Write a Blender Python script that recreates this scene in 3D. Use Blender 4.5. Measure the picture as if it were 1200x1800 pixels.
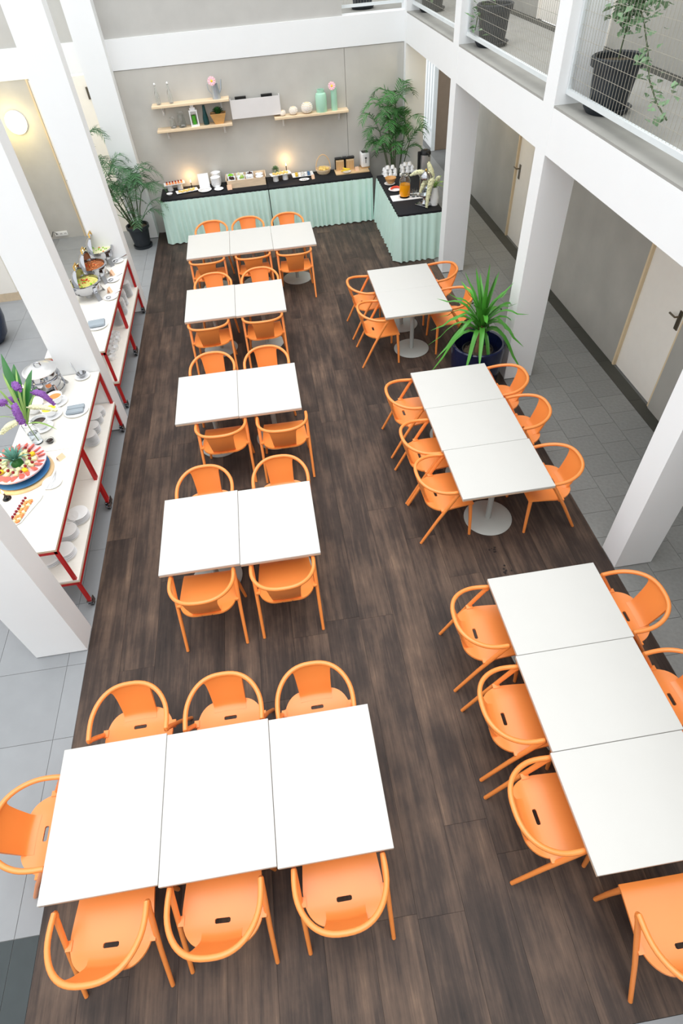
import bpy, bmesh, math, random
from mathutils import Vector, Matrix

for o in list(bpy.data.objects):
    bpy.data.objects.remove(o, do_unlink=True)
SC = bpy.context.scene
COL = SC.collection
random.seed(11)
PI = math.pi

# ------------------------------------------------------------------ camera
cd = bpy.data.cameras.new('camera')
cam = bpy.data.objects.new('camera', cd)
COL.objects.link(cam)
SC.camera = cam
cd.sensor_fit = 'VERTICAL'
cd.sensor_height = 36.0
cd.lens = 36.0 * 1001.37 / 1800.0
cd.clip_start = 0.05
cd.clip_end = 100
RT = (0.98771915, -0.14487104, -0.05850858)
UP = (0.14659895, 0.72982633, 0.66772919)
FW = (0.05403352, 0.66810621, -0.74210139)
cam.matrix_world = Matrix(((RT[0], UP[0], -FW[0], 2.229), (RT[1], UP[1], -FW[1], -0.35),
                           (RT[2], UP[2], -FW[2], 4.655), (0, 0, 0, 1)))

# ------------------------------------------------------------------ light: overcast daylight falling into the open court
W = bpy.data.worlds.new('sky')
SC.world = W
W.use_nodes = True
bg = W.node_tree.nodes['Background']
bg.inputs[0].default_value = (0.955, 0.98, 1.0, 1)
bg.inputs[1].default_value = 1.10
sd = bpy.data.lights.new('sun', 'SUN')      # hazy daylight straight down through the roof opening
sd.energy = 1.1
sd.angle = math.radians(60)
sd.color = (1.0, 0.985, 0.955)
sun = bpy.data.objects.new('sun', sd)
COL.objects.link(sun)
sun.rotation_euler = (math.radians(6), math.radians(4), 0)
SC.view_settings.view_transform = 'Standard'
SC.view_settings.look = 'None'
SC.view_settings.exposure = 0.6
SC.view_settings.gamma = 1.0
SC.view_settings.use_curve_mapping = False

# ------------------------------------------------------------------ materials
def lin(c):
    return tuple(((x / 255) / 12.92 if x <= 10 else (((x / 255) + 0.055) / 1.055) ** 2.4) for x in c) + (1,)

def mat(name, rgb, rough=0.5, metal=0.0, var=0.06, scale=8.0, bump=0.0, trans=0.0, emit=0.0, spec=0.5, ecol=None, objvar=0.0, stretch=None, ior=1.45):
    m = bpy.data.materials.new(name)
    m.use_nodes = True
    nt = m.node_tree
    b = nt.nodes['Principled BSDF']
    b.inputs['Roughness'].default_value = rough
    b.inputs['Metallic'].default_value = metal
    b.inputs['Specular IOR Level'].default_value = spec
    b.inputs['IOR'].default_value = ior
    if trans:
        b.inputs['Transmission Weight'].default_value = trans
    c = lin(rgb)
    tc = nt.nodes.new('ShaderNodeTexCoord')
    mp = nt.nodes.new('ShaderNodeMapping')
    if stretch:
        mp.inputs['Scale'].default_value = stretch
    nt.links.new(tc.outputs['Object'], mp.inputs['Vector'])
    nz = nt.nodes.new('ShaderNodeTexNoise')
    nz.inputs['Scale'].default_value = scale
    nz.inputs['Detail'].default_value = 5
    nt.links.new(mp.outputs[0], nz.inputs['Vector'])
    mix = nt.nodes.new('ShaderNodeMix')
    mix.data_type = 'RGBA'
    mix.inputs[6].default_value = tuple(max(0, x * (1 - var * 2)) for x in c[:3]) + (1,)
    mix.inputs[7].default_value = tuple(min(1, x * (1 + var * 2)) for x in c[:3]) + (1,)
    nt.links.new(nz.outputs['Fac'], mix.inputs[0])
    out = mix.outputs[2]
    if objvar:
        oi = nt.nodes.new('ShaderNodeObjectInfo')
        hs = nt.nodes.new('ShaderNodeHueSaturation')
        mr = nt.nodes.new('ShaderNodeMapRange')
        mr.inputs['To Min'].default_value = 1 - objvar
        mr.inputs['To Max'].default_value = 1 + objvar
        nt.links.new(oi.outputs['Random'], mr.inputs['Value'])
        nt.links.new(mr.outputs[0], hs.inputs['Value'])
        nt.links.new(out, hs.inputs['Color'])
        out = hs.outputs['Color']
    nt.links.new(out, b.inputs['Base Color'])
    if bump:
        bp = nt.nodes.new('ShaderNodeBump')
        bp.inputs['Strength'].default_value = bump
        bp.inputs['Distance'].default_value = 0.01
        nt.links.new(nz.outputs['Fac'], bp.inputs['Height'])
        nt.links.new(bp.outputs[0], b.inputs['Normal'])
    if emit:
        b.inputs['Emission Color'].default_value = lin(ecol or rgb)
        b.inputs['Emission Strength'].default_value = emit
    return m

def wood_floor_mat():
    m = bpy.data.materials.new('dark_plank_wood')
    m.use_nodes = True
    nt = m.node_tree
    b = nt.nodes['Principled BSDF']
    tc = nt.nodes.new('ShaderNodeTexCoord')
    oi = nt.nodes.new('ShaderNodeObjectInfo')
    add = nt.nodes.new('ShaderNodeVectorMath')
    mul = nt.nodes.new('ShaderNodeMath'); mul.operation = 'MULTIPLY'; mul.inputs[1].default_value = 37.0
    nt.links.new(oi.outputs['Random'], mul.inputs[0])
    nt.links.new(tc.outputs['Object'], add.inputs[0])
    nt.links.new(mul.outputs[0], add.inputs[1])
    def noise(sc, s, d=6, rough=0.6):
        mp = nt.nodes.new('ShaderNodeMapping'); mp.inputs['Scale'].default_value = sc
        nt.links.new(add.outputs[0], mp.inputs['Vector'])
        n = nt.nodes.new('ShaderNodeTexNoise'); n.inputs['Scale'].default_value = s
        n.inputs['Detail'].default_value = d; n.inputs['Roughness'].default_value = rough
        nt.links.new(mp.outputs[0], n.inputs['Vector'])
        return n
    grain = noise((42, 2.2, 1), 1.0, 8, 0.7)
    band = noise((9, 0.7, 1), 1.0, 3)
    blot = noise((2.2, 1.6, 1), 1.2, 5)
    def mathn(op, a, bb):
        x = nt.nodes.new('ShaderNodeMath'); x.operation = op
        for i, v in enumerate((a, bb)):
            if isinstance(v, (int, float)): x.inputs[i].default_value = v
            else: nt.links.new(v, x.inputs[i])
        return x.outputs[0]
    s = mathn('ADD', mathn('MULTIPLY', grain.outputs['Fac'], 0.38), mathn('MULTIPLY', band.outputs['Fac'], 0.42))
    s = mathn('ADD', s, mathn('MULTIPLY', blot.outputs['Fac'], 0.45))
    s = mathn('ADD', s, mathn('MULTIPLY', mathn('SUBTRACT', oi.outputs['Random'], 0.5), 0.10))
    cr = nt.nodes.new('ShaderNodeValToRGB')
    e = cr.color_ramp.elements
    e[0].position = 0.40; e[0].color = lin((26, 22, 22))
    e[1].position = 0.92; e[1].color = lin((144, 118, 96))
    x = cr.color_ramp.elements.new(0.60); x.color = lin((65, 53, 47))
    x = cr.color_ramp.elements.new(0.74); x.color = lin((97, 79, 67))
    nt.links.new(s, cr.inputs[0])
    nt.links.new(cr.outputs[0], b.inputs['Base Color'])
    b.inputs['Roughness'].default_value = 0.55
    b.inputs['Specular IOR Level'].default_value = 0.28
    bp = nt.nodes.new('ShaderNodeBump'); bp.inputs['Strength'].default_value = 0.15; bp.inputs['Distance'].default_value = 0.004
    nt.links.new(grain.outputs['Fac'], bp.inputs['Height'])
    nt.links.new(bp.outputs[0], b.inputs['Normal'])
    return m

M = dict(
    white=mat('white_paint', (243, 245, 246), 0.75, var=0.012, scale=2),
    concrete=mat('concrete_grey', (198, 196, 190), 0.85, var=0.07, scale=2.5, bump=0.05),
    concrete_up=mat('concrete_upper', (194, 193, 189), 0.85, var=0.06, scale=2.5, bump=0.05),
    concrete_r=mat('concrete_aisle', (172, 170, 163), 0.85, var=0.10, scale=2.0, bump=0.08),
    gallery=mat('gallery_stone', (158, 157, 152), 0.8, var=0.08, scale=4),
    brown=mat('brown_wall', (128, 112, 96), 0.85, var=0.05),
    cream=mat('cream_door_paint', (248, 243, 234), 0.6, var=0.015),
    wood=wood_floor_mat(),
    under=mat('floor_joint_dark', (40, 36, 33), 0.9),
    tile=mat('pale_grey_tile', (140, 143, 146), 0.55, var=0.05, scale=5, objvar=0.04),
    tile_r=mat('slate_grey_tile', (140, 141, 139), 0.6, var=0.10, scale=30, bump=0.35, objvar=0.05),
    tile_d=mat('dark_slate_tile', (52, 60, 62), 0.6, var=0.12, scale=7, objvar=0.06),
    strip=mat('dark_channel_stone', (72, 72, 66), 0.7, var=0.10, scale=5),
    grout=mat('grout', (120, 121, 120), 0.9),
    orange=mat('orange_plastic', (247, 148, 72), 0.34, var=0.015, scale=3, spec=0.85),
    top=mat('white_laminate', (203, 202, 198), 0.35, var=0.008, scale=5, spec=0.35),
    ply=mat('plywood_edge', (206, 178, 150), 0.6, var=0.08, scale=20),
    steel_base=mat('grey_powder_coat', (172, 176, 172), 0.45, var=0.03),
    mint=mat('mint_satin_cloth', (206, 236, 226), 0.42, var=0.04, scale=4, spec=0.5),
    black_cloth=mat('black_tablecloth', (14, 15, 22), 0.8, var=0.10),
    red=mat('red_powder_coat', (186, 18, 20), 0.4, var=0.04),
    shelf_white=mat('white_birch_laminate', (236, 232, 224), 0.4, var=0.02, scale=14, stretch=(1, 6, 1)),
    ply2=mat('birch_ply_edge', (214, 194, 166), 0.6, var=0.08, scale=20),
    pine=mat('pale_pine', (238, 214, 180), 0.6, var=0.06, scale=9, stretch=(1, 8, 8)),
    crate=mat('crate_wood', (232, 208, 178), 0.7, var=0.12, scale=6, stretch=(1, 6, 6)),
    oak=mat('warm_wood', (206, 158, 98), 0.5, var=0.10, scale=10, stretch=(1, 6, 1)),
    board=mat('board_wood', (226, 192, 146), 0.5, var=0.06, scale=8),
    china=mat('white_china', (250, 251, 252), 0.22, var=0.01, spec=0.5),
    chrome=mat('polished_steel', (176, 177, 181), 0.10, metal=1.0, var=0.02),
    chrome_s=mat('brushed_steel', (205, 205, 205), 0.35, metal=0.75, var=0.05),
    gold=mat('brass_gold', (222, 178, 92), 0.22, metal=1.0, var=0.04),
    black=mat('black_plastic', (24, 27, 30), 0.45, var=0.08),
    pot=mat('black_plant_pot', (38, 44, 50), 0.5, var=0.06),
    navy=mat('navy_glaze', (20, 28, 62), 0.18, var=0.06, spec=0.6),
    soil=mat('soil', (98, 86, 70), 0.95, var=0.25, scale=40, bump=0.8),
    bark=mat('bark_trunk', (138, 104, 76), 0.9, var=0.15, scale=25, bump=0.5),
    leaf=mat('palm_green', (66, 112, 70), 0.5, var=0.18, scale=3, objvar=0.25),
    leaf_r=mat('palm_green_bright', (60, 122, 56), 0.5, var=0.20, scale=3, objvar=0.28),
    yucca=mat('yucca_green', (76, 148, 52), 0.35, var=0.15, scale=4, objvar=0.30),
    stem=mat('green_stem', (76, 92, 60), 0.6, var=0.1),
    ivy=mat('variegated_leaf', (128, 160, 122), 0.5, var=0.35, scale=9),
    glass=mat('clear_glass', (250, 252, 252), 0.02, trans=1.0, var=0.0),
    teal=mat('teal_glass', (28, 82, 84), 0.12, trans=0.35, var=0.05),
    mintc=mat('mint_ceramic', (176, 222, 198), 0.3, var=0.03),
    zinc=mat('zinc_metal', (186, 196, 206), 0.35, metal=0.6, var=0.05),
    pink=mat('pink_petal', (246, 196, 204), 0.6, var=0.05),
    yellow=mat('yellow_food', (250, 206, 40), 0.45, var=0.08),
    mesh=mat('galvanised_wire', (176, 172, 160), 0.4, metal=0.3, var=0.03),
    railw=mat('pale_rail_paint', (222, 228, 230), 0.4, var=0.03),
    juice=mat('orange_juice', (255, 166, 24), 0.08, var=0.02),
    water=mat('water', (235, 242, 250), 0.02, trans=1.0, var=0.0, ior=1.33),
    purple=mat('purple_blossom', (132, 84, 160), 0.7, var=0.25, scale=60, bump=0.6),
    creamf=mat('cream_blossom', (226, 226, 186), 0.7, var=0.18, scale=60, bump=0.6),
    grass=mat('pale_grass_leaf', (150, 186, 104), 0.5, var=0.12),
    biglf=mat('dark_glossy_leaf', (44, 108, 48), 0.3, var=0.12),
    melon=mat('watermelon_flesh', (238, 112, 98), 0.4, var=0.10),
    rind=mat('pale_pink_glaze', (226, 200, 202), 0.25, var=0.03),
    grape=mat('red_grape', (140, 22, 36), 0.2, var=0.15),
    honeydew=mat('honeydew', (232, 232, 178), 0.4, var=0.06),
    blue=mat('blue_glaze', (64, 122, 176), 0.25, var=0.06),
    mango=mat('orange_fruit', (246, 150, 84), 0.4, var=0.10),
    pineap=mat('pineapple_leaf', (104, 156, 140), 0.5, var=0.12),
    card=mat('tan_card', (246, 204, 170), 0.7, var=0.03),
    napkin=mat('grey_napkin', (150, 160, 168), 0.6, var=0.10),
    greenfood=mat('salad_greens', (168, 200, 96), 0.5, var=0.25, scale=60, bump=0.8),
    noodle=mat('noodles', (222, 206, 116), 0.5, var=0.25, scale=70, bump=0.9),
    rice=mat('pale_rice_dish', (240, 232, 190), 0.5, var=0.15, scale=70, bump=0.8),
    stew=mat('brown_stew', (168, 96, 48), 0.4, var=0.40, scale=50, bump=0.9),
    chili=mat('chili_red', (222, 70, 40), 0.4, var=0.1),
    lettuce=mat('lettuce', (136, 206, 40), 0.5, var=0.15, scale=40, bump=0.6),
    olive=mat('dark_olives', (62, 34, 30), 0.3, var=0.3, scale=50, bump=0.5),
    pastry=mat('golden_pastry', (240, 200, 116), 0.6, var=0.15, scale=30, bump=0.4),
    coffee=mat('dark_coffee', (44, 28, 22), 0.2, var=0.1),
    flame=mat('candle_flame', (255, 226, 150), 0.5, emit=14.0, ecol=(255, 210, 130)),
    lamp=mat('lit_lamp_glass', (255, 244, 200), 0.5, emit=9.0, ecol=(255, 232, 140)),
    candle=mat('dark_candle_wax', (58, 52, 52), 0.5),
    greencandle=mat('green_candle_wax', (76, 168, 44), 0.5),
    socket=mat('socket_plastic', (244, 244, 242), 0.4, var=0.0),
    dark=mat('black_detail', (10, 10, 10), 0.5),
    handle=mat('dark_steel_handle', (120, 112, 98), 0.3, metal=0.9, var=0.05),
    doorframe=mat('door_frame_paint', (226, 206, 170), 0.6, var=0.03),
    wallbox=mat('pale_grey_box_paint', (232, 229, 228), 0.6, var=0.015),
    urn=mat('dark_urn_glaze', (26, 40, 66), 0.25, var=0.06),
    leaf_s=mat('succulent_green', (54, 104, 52), 0.45, var=0.15, objvar=0.2),
    mat_dark=mat('stain_dark', (26, 18, 16), 0.6),
)

# ------------------------------------------------------------------ mesh helpers
def BM():
    return bmesh.new()

def box(bm, x0, x1, y0, y1, z0, z1, T=None):
    v = [bm.verts.new(p) for p in ((x0, y0, z0), (x1, y0, z0), (x1, y1, z0), (x0, y1, z0),
                                   (x0, y0, z1), (x1, y0, z1), (x1, y1, z1), (x0, y1, z1))]
    for f in ((3, 2, 1, 0), (4, 5, 6, 7), (0, 1, 5, 4), (1, 2, 6, 5), (2, 3, 7, 6), (3, 0, 4, 7)):
        bm.faces.new([v[i] for i in f])
    if T is not None:
        for q in v: q.co = T @ q.co
    return bm

def bevel_box(bm, x0, x1, y0, y1, z0, z1, r=0.01, seg=2):
    b2 = BM(); box(b2, x0, x1, y0, y1, z0, z1)
    bmesh.ops.bevel(b2, geom=list(b2.edges), offset=r, segments=seg, affect='EDGES', profile=0.5)
    me = bpy.data.meshes.new('tmp'); b2.to_mesh(me); b2.free(); bm.from_mesh(me); bpy.data.meshes.remove(me)
    return bm

def lathe(bm, prof, n=24, c=(0, 0, 0), sx=1.0, sy=1.0, T=None):
    rings = []
    for r, z in prof:
        if r < 1e-6:
            rings.append([bm.verts.new((c[0], c[1], c[2] + z))])
        else:
            rings.append([bm.verts.new((c[0] + sx * r * math.cos(2 * PI * i / n), c[1] + sy * r * math.sin(2 * PI * i / n), c[2] + z)) for i in range(n)])
    for a, b in zip(rings, rings[1:]):
        for i in range(n):
            j = (i + 1) % n
            if len(a) == 1 and len(b) == 1: continue
            if len(a) == 1: bm.faces.new((a[0], b[j], b[i]))
            elif len(b) == 1: bm.faces.new((a[i], a[j], b[0]))
            else: bm.faces.new((a[i], a[j], b[j], b[i]))
    if T is not None:
        for rg in rings:
            for q in rg: q.co = T @ q.co
    return bm

def tube(bm, pts, r, n=8, caps=True):
    pts = [Vector(p) for p in pts]
    k = len(pts)
    rs = r if isinstance(r, (list, tuple)) else [r] * k
    t0 = (pts[1] - pts[0]).normalized()
    ref = Vector((0, 0, 1)) if abs(t0.z) < 0.9 else Vector((1, 0, 0))
    nrm = (ref - t0 * ref.dot(t0)).normalized()
    rings = []
    for i in range(k):
        t = (pts[min(i + 1, k - 1)] - pts[max(i - 1, 0)]).normalized()
        nrm = (nrm - t * nrm.dot(t)).normalized()
        bn = t.cross(nrm)
        rings.append([bm.verts.new(pts[i] + (nrm * math.cos(2 * PI * j / n) + bn * math.sin(2 * PI * j / n)) * rs[i]) for j in range(n)])
    for a, b in zip(rings, rings[1:]):
        for j in range(n):
            q = (j + 1) % n
            bm.faces.new((a[j], a[q], b[q], b[j]))
    if caps:
        bm.faces.new(list(reversed(rings[0]))); bm.faces.new(rings[-1])
    return bm

def blob(bm, c, r, seg=10, ring=6, T=None):
    rx, ry, rz = r if isinstance(r, (tuple, list)) else (r, r, r)
    prof = [(math.sin(PI * i / ring), -math.cos(PI * i / ring)) for i in range(ring + 1)]
    prof[0] = (0, -1); prof[-1] = (0, 1)
    TT = Matrix.Translation(c) @ (T if T is not None else Matrix.Identity(4)) @ Matrix.Diagonal((rx, ry, rz, 1))
    lathe(bm, prof, seg, T=TT)
    return bm

def ribbon(bm, pts, ws, side):
    """leaf strip with a shallow V fold"""
    pts = [Vector(p) for p in pts]; side = Vector(side).normalized()
    L, R, C = [], [], []
    k = len(pts)
    for i, p in enumerate(pts):
        t = (pts[min(i + 1, k - 1)] - pts[max(i - 1, 0)]).normalized()
        s = (side - t * side.dot(t)).normalized()
        up = s.cross(t)
        if up.z < 0: up = -up
        w = max(ws[i], 0.0006)
        C.append(bm.verts.new(p)); L.append(bm.verts.new(p - s * w + up * w * 0.35)); R.append(bm.verts.new(p + s * w + up * w * 0.35))
    for i in range(k - 1):
        bm.faces.new((L[i], C[i], C[i + 1], L[i + 1])); bm.faces.new((C[i], R[i], R[i + 1], C[i + 1]))
    return bm

def solid(bm, t):
    """give an open sheet a thickness: second skin offset along the vertex normals, rims bridged"""
    bmesh.ops.recalc_face_normals(bm, faces=list(bm.faces))
    bm.normal_update()
    fs = list(bm.faces)
    rim = [(e.verts[0], e.verts[1]) for e in bm.edges if len(e.link_faces) == 1]
    nm = {v: v.normal.copy() for v in bm.verts}
    tw = {v: bm.verts.new(v.co - n * t) for v, n in nm.items()}
    for f in fs:
        bm.faces.new([tw[v] for v in reversed(f.verts)])
    for u, v in rim:
        bm.faces.new((u, v, tw[v], tw[u]))

def obj(name, bm, m, parent=None, loc=None, rz=0.0, smooth=True, angle=40):
    me = bpy.data.meshes.new(name)
    bmesh.ops.recalc_face_normals(bm, faces=list(bm.faces))
    if smooth:
        for f in bm.faces: f.smooth = True
        lim = math.radians(angle)
        for e in bm.edges:
            if len(e.link_faces) == 2 and e.calc_face_angle(0) > lim: e.smooth = False
    bm.to_mesh(me); bm.free()
    me.materials.append(M[m] if isinstance(m, str) else m)
    o = bpy.data.objects.new(name, me)
    COL.objects.link(o)
    if parent is not None: o.parent = parent
    if loc is not None: o.location = loc if len(loc) == 3 else (loc[0], loc[1], 0)
    o.rotation_euler[2] = rz
    return o

def tag(o, label, cat, group=None, kind=None):
    o['label'] = label
    if cat: o['category'] = cat
    if group: o['group'] = group
    if kind: o['kind'] = kind
    return o

def thing(name, label, cat, loc=(0, 0, 0), rz=0.0, group=None):
    o = bpy.data.objects.new(name, None)
    o.empty_display_size = 0.1
    COL.objects.link(o); o.location = loc; o.rotation_euler[2] = rz
    return tag(o, label, cat, group)

def struct(name, bm, m, label, parent=None, smooth=False):
    o = obj(name, bm, m, parent, smooth=smooth)
    if parent is None:
        o['kind'] = 'structure'; o['label'] = label
    return o

def dup(root, loc, rz=0.0, label=None, group=None, s=None):
    r = root.copy(); COL.objects.link(r); r.location = loc; r.rotation_euler = (0, 0, rz)
    if label: r['label'] = label
    if group: r['group'] = group
    if s: r.scale = (s, s, s)
    for ch in list(root.children):
        c = ch.copy(); COL.objects.link(c); c.parent = r
        for g in list(ch.children):
            d = g.copy(); COL.objects.link(d); d.parent = c
    return r

# ------------------------------------------------------------------ the setting
XR, YB, H1, H2 = 5.078, 12.256, 2.683, 3.100
CLZ = 6.6
# timber floor: one sub-base and every plank on it
fl = struct('floor', box(BM(), -0.0, XR, -0.56, YB, -0.06, -0.006), 'under', 'dark stained timber plank floor in the middle of the court')
PWD = XR / 16
for i in range(16):
    y = -0.56 + 0.0
    first = True
    while y < YB - 0.01:
        ln = random.uniform(2.1, 3.2) if not first else random.uniform(0.5, 2.4)
        first = False
        y1 = min(YB, y + ln)
        if YB - y1 < 0.6: y1 = YB
        x0 = i * PWD
        z = random.uniform(-0.0012, 0.0)
        o = obj('plank', box(BM(), 0.0008, PWD - 0.0008, 0.0008, y1 - y - 0.0008, -0.006, z), 'wood', fl, (x0, y, 0), smooth=False)
        y = y1
# pale tiles of the left aisle
fl2 = struct('floor', box(BM(), -4.6, 0.0, -2.4, 13.2, -0.06, -0.005), 'grout', 'pale grey tiled floor of the left aisle')
xs = [0.0, -0.17] + [-0.17 - 0.64 * k for k in range(1, 7)] + [-4.6]
ys = [0.433 + 0.6765 * k for k in range(0, 20)]
tile_cache = {}
def tile(parent, x0, x1, y0, y1, m, nm='tile'):
    key = (round(x1 - x0, 3), round(y1 - y0, 3), m)
    if key not in tile_cache:
        o = obj(nm, box(BM(), 0.002, x1 - x0 - 0.002, 0.002, y1 - y0 - 0.002, -0.005, 0.0), m, parent, (x0, y0, 0), smooth=False)
        tile_cache[key] = o.data
    else:
        o = bpy.data.objects.new(nm, tile_cache[key]); COL.objects.link(o); o.parent = parent; o.location = (x0, y0, 0)
    return o
for a in range(len(xs) - 1):
    for b in range(len(ys) - 1):
        tile(fl2, xs[a + 1], xs[a], ys[b], ys[b + 1], 'tile')
    for b in range(-3, 0):
        tile(fl2, xs[a + 1], xs[a], 0.433 + 0.6765 * b, 0.433 + 0.6765 * (b + 1), 'tile_d')
# grey stone tiles of the right aisle
fl3 = struct('floor', box(BM(), XR, 8.6, -2.4, 17.5, -0.06, -0.005), 'grout', 'slate grey stone tile floor of the right aisle')
xs = [XR, 5.415, 5.755, 6.083, 6.442]
for a in range(4):
    y = -0.38 + (0.17 if a % 2 else 0.0)
    while y < 12.9:
        tile(fl3, xs[a], xs[a + 1], y, y + 0.335, 'tile_r'); y += 0.335
    tile(fl3, xs[a], xs[a + 1], y, 17.4, 'tile_r', 'paving_slab')
y = -0.4
while y < 13:
    tile(fl3, 6.442, 6.616, y, y + 0.9, 'strip', 'channel_stone'); y += 0.9
fl4 = struct('floor', box(BM(), 0.0, XR, -2.4, -0.562, -0.06, 0.0), 'tile', 'pale stone edge at the near end of the timber floor')

# back wall panels
wb = struct('wall_back', box(BM(), 0.0, XR, YB + 0.02, YB + 0.25, 0, H1), 'concrete', 'smooth grey panelled wall behind the long buffet')
obj('panel', box(BM(), 0.003, 4.000, YB, YB + 0.022, 0, H1 - 0.008), 'concrete', wb, smooth=False)
obj('panel', box(BM(), 4.008, XR - 0.003, YB, YB + 0.022, 0, H1 - 0.008), 'concrete', wb, smooth=False)
struct('trim_1', box(BM(), 0.0, XR, YB - 0.012, YB + 0.25, H1, H2), 'white', 'white beam across the top of the back wall')
struct('wall_upper', box(BM(), 0.0, 3.995, YB + 0.01, YB + 0.25, H2, CLZ), 'concrete_up', 'grey upper wall above the white back beam')
# back left, set a little deeper
YL = 12.57
struct('wall_left_back', box(BM(), -4.6, -1.565, YL, YL + 0.2, 0, 2.65), 'concrete', 'grey concrete wall with the round lit lamp')
struct('trim_2', box(BM(), -4.6, -0.02, YL - 0.01, YL + 0.2, 2.65, 3.075), 'white', 'white beam over the far end of the left aisle')
struct('wall_left_upper', box(BM(), -4.6, 0.0, YL + 0.005, YL + 0.2, 3.075, CLZ), 'concrete_up', 'grey upper wall above the left aisle')
d = struct('door_1', box(BM(), -1.53, -0.56, YL - 0.02, YL + 0.03, 0.0, 2.62), 'cream', 'tall off white door behind the left columns')
obj('door_frame', box(BM(), -1.565, -1.535, YL - 0.03, YL + 0.05, 0, 2.65), 'doorframe', d, smooth=False)
obj('door_frame', box(BM(), -0.555, -0.525, YL - 0.03, YL + 0.05, 0, 2.65), 'doorframe', d, smooth=False)
obj('handle', tube(BM(), [(-1.49, YL - 0.02, 1.06), (-1.49, YL - 0.07, 1.06), (-1.38, YL - 0.07, 1.06)], 0.011), 'handle', d)
obj('door_closer', box(BM(), -0.60, -0.565, YL - 0.06, YL - 0.02, 2.28, 2.46), 'handle', d, smooth=False)
# cream pier far left
p = struct('wall_left_pier', box(BM(), -4.6, -2.285, 9.98, 12.57, 0.14, 2.65), 'cream', 'cream panelled pier at the far left')
obj('base_board', box(BM(), -4.6, -2.28, 9.975, 12.57, 0.0, 0.135), 'ply2', p, smooth=False)
struct('wall_left', box(BM(), -4.8, -4.6, -2.4, 13.0, 0, 2.7), 'white', 'white outer wall of the left aisle')
struct('wall_front_unseen', box(BM(), -4.8, 6.8, -2.6, -2.4, 0, 3.1), 'concrete_up', 'unseen grey wall added across the near end of the court to block low light')  # out of view, added to cut low daylight coming from behind the camera
# columns
COLS = [('trim_3', -0.467, 0.0, 2.593, 2.839, CLZ, 'near left white square column beside the nearest trolley'),
        ('trim_4', -0.467, 0.0, 5.848, 6.094, CLZ, 'second left white column between the two trolley pairs'),
        ('trim_5', -0.467, 0.0, 8.968, 9.214, CLZ, 'third left white column behind the roll top dishes'),
        ('trim_6', -0.45, 0.0, 12.0, YB + 0.3, CLZ, 'far left white column behind the tall potted palm'),
        ('trim_7', XR, XR + 0.373, 2.584, 2.842, CLZ, 'near right white column on the edge of the grey aisle'),
        ('trim_8', XR, XR + 0.373, 5.788, 6.046, CLZ, 'middle right white column behind the navy planter'),
        ('trim_9', XR, XR + 0.373, 8.988, 9.246, CLZ, 'far right white column in front of the drinks table'),
        ('trim_10', XR, XR + 0.373, 12.10, YB + 0.25, CLZ, 'corner white column behind the right palm')]
for nm, x0, x1, y0, y1, z1, lb in COLS:
    o = struct(nm, box(BM(), x0, x1, y0, y1, 0.012, z1), 'white', lb)
    obj('shadow_gap', box(BM(), x0 + 0.008, x1 - 0.008, y0 + 0.008, y1 - 0.008, 0, 0.012), 'dark', o, smooth=False)  # black inset strip stands in for the shadow line under the column
# right gallery: beam, slab and concrete sill
struct('trim_11', box(BM(), XR + 0.002, XR + 0.37, -2.4, YB + 0.24, H1, H2 - 0.02), 'white', 'white beam carrying the right hand gallery')
g = struct('ceiling', box(BM(), XR + 0.05, 8.6, -2.4, 15.2, H2 - 0.15, H2 - 0.021), 'white', 'slab of the right hand gallery over the grey aisle')
obj('gallery_floor', box(BM(), XR + 0.004, 6.62, -2.4, YB + 0.24, H2 - 0.021, H2), 'gallery', g, smooth=False)
g2 = struct('floor', box(BM(), 3.9, 6.62, YB + 0.24, 15.2, H2 - 0.021, H2), 'gallery', 'grey floor of the far gallery behind the corner railing')
struct('wall_gallery_back', box(BM(), 3.0, 6.8, 15.0, 15.2, H2, CLZ), 'concrete_up', 'grey wall at the back of the far gallery')
# right aisle wall in panels with doors
XW = 6.616
wr = struct('wall_right', box(BM(), XW + 0.0, XW + 0.2, 10.18, 14.4, 0, 2.95), 'concrete_r', 'rough grey concrete wall of the right aisle')
obj('wall_panel', box(BM(), XW, XW + 0.2, 5.82, 9.20, 0, 2.95), 'concrete_r', wr, smooth=False)
obj('wall_panel', box(BM(), XW - 0.02, XW + 0.2, -2.4, 4.83, 0, 2.95), 'concrete_r', wr, smooth=False)
def aisle_door(nm, y0, y1, z0, h, lb, hy):
    d = struct(nm, box(BM(), XW + 0.03, XW + 0.08, y0, y1, z0 + 0.005, z0 + h), 'cream', lb)
    obj('door_frame', box(BM(), XW - 0.01, XW + 0.1, y1, y1 + 0.035, z0, z0 + h), 'doorframe', d, smooth=False)
    obj('door_frame', box(BM(), XW - 0.01, XW + 0.1, y0 - 0.035, y0, z0, z0 + h), 'doorframe', d, smooth=False)
    obj('lock_plate', box(BM(), XW + 0.018, XW + 0.03, hy - 0.03, hy + 0.03, z0 + 1.0, z0 + 1.22), 'handle', d, smooth=False)
    obj('handle', tube(BM(), [(XW + 0.02, hy, z0 + 1.16), (XW - 0.04, hy, z0 + 1.16), (XW - 0.04, hy + (0.11 if nm != 'door_3' else 0.11), z0 + 1.16)], 0.011), 'handle', d)
    return d
aisle_door('door_2', 9.235, 10.145, 0.0, 2.94, 'cream door in the far bay of the right aisle', 10.03)
aisle_door('door_3', 4.865, 5.785, 0.0, 2.94, 'cream door in the near bay of the right aisle', 4.96)
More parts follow.
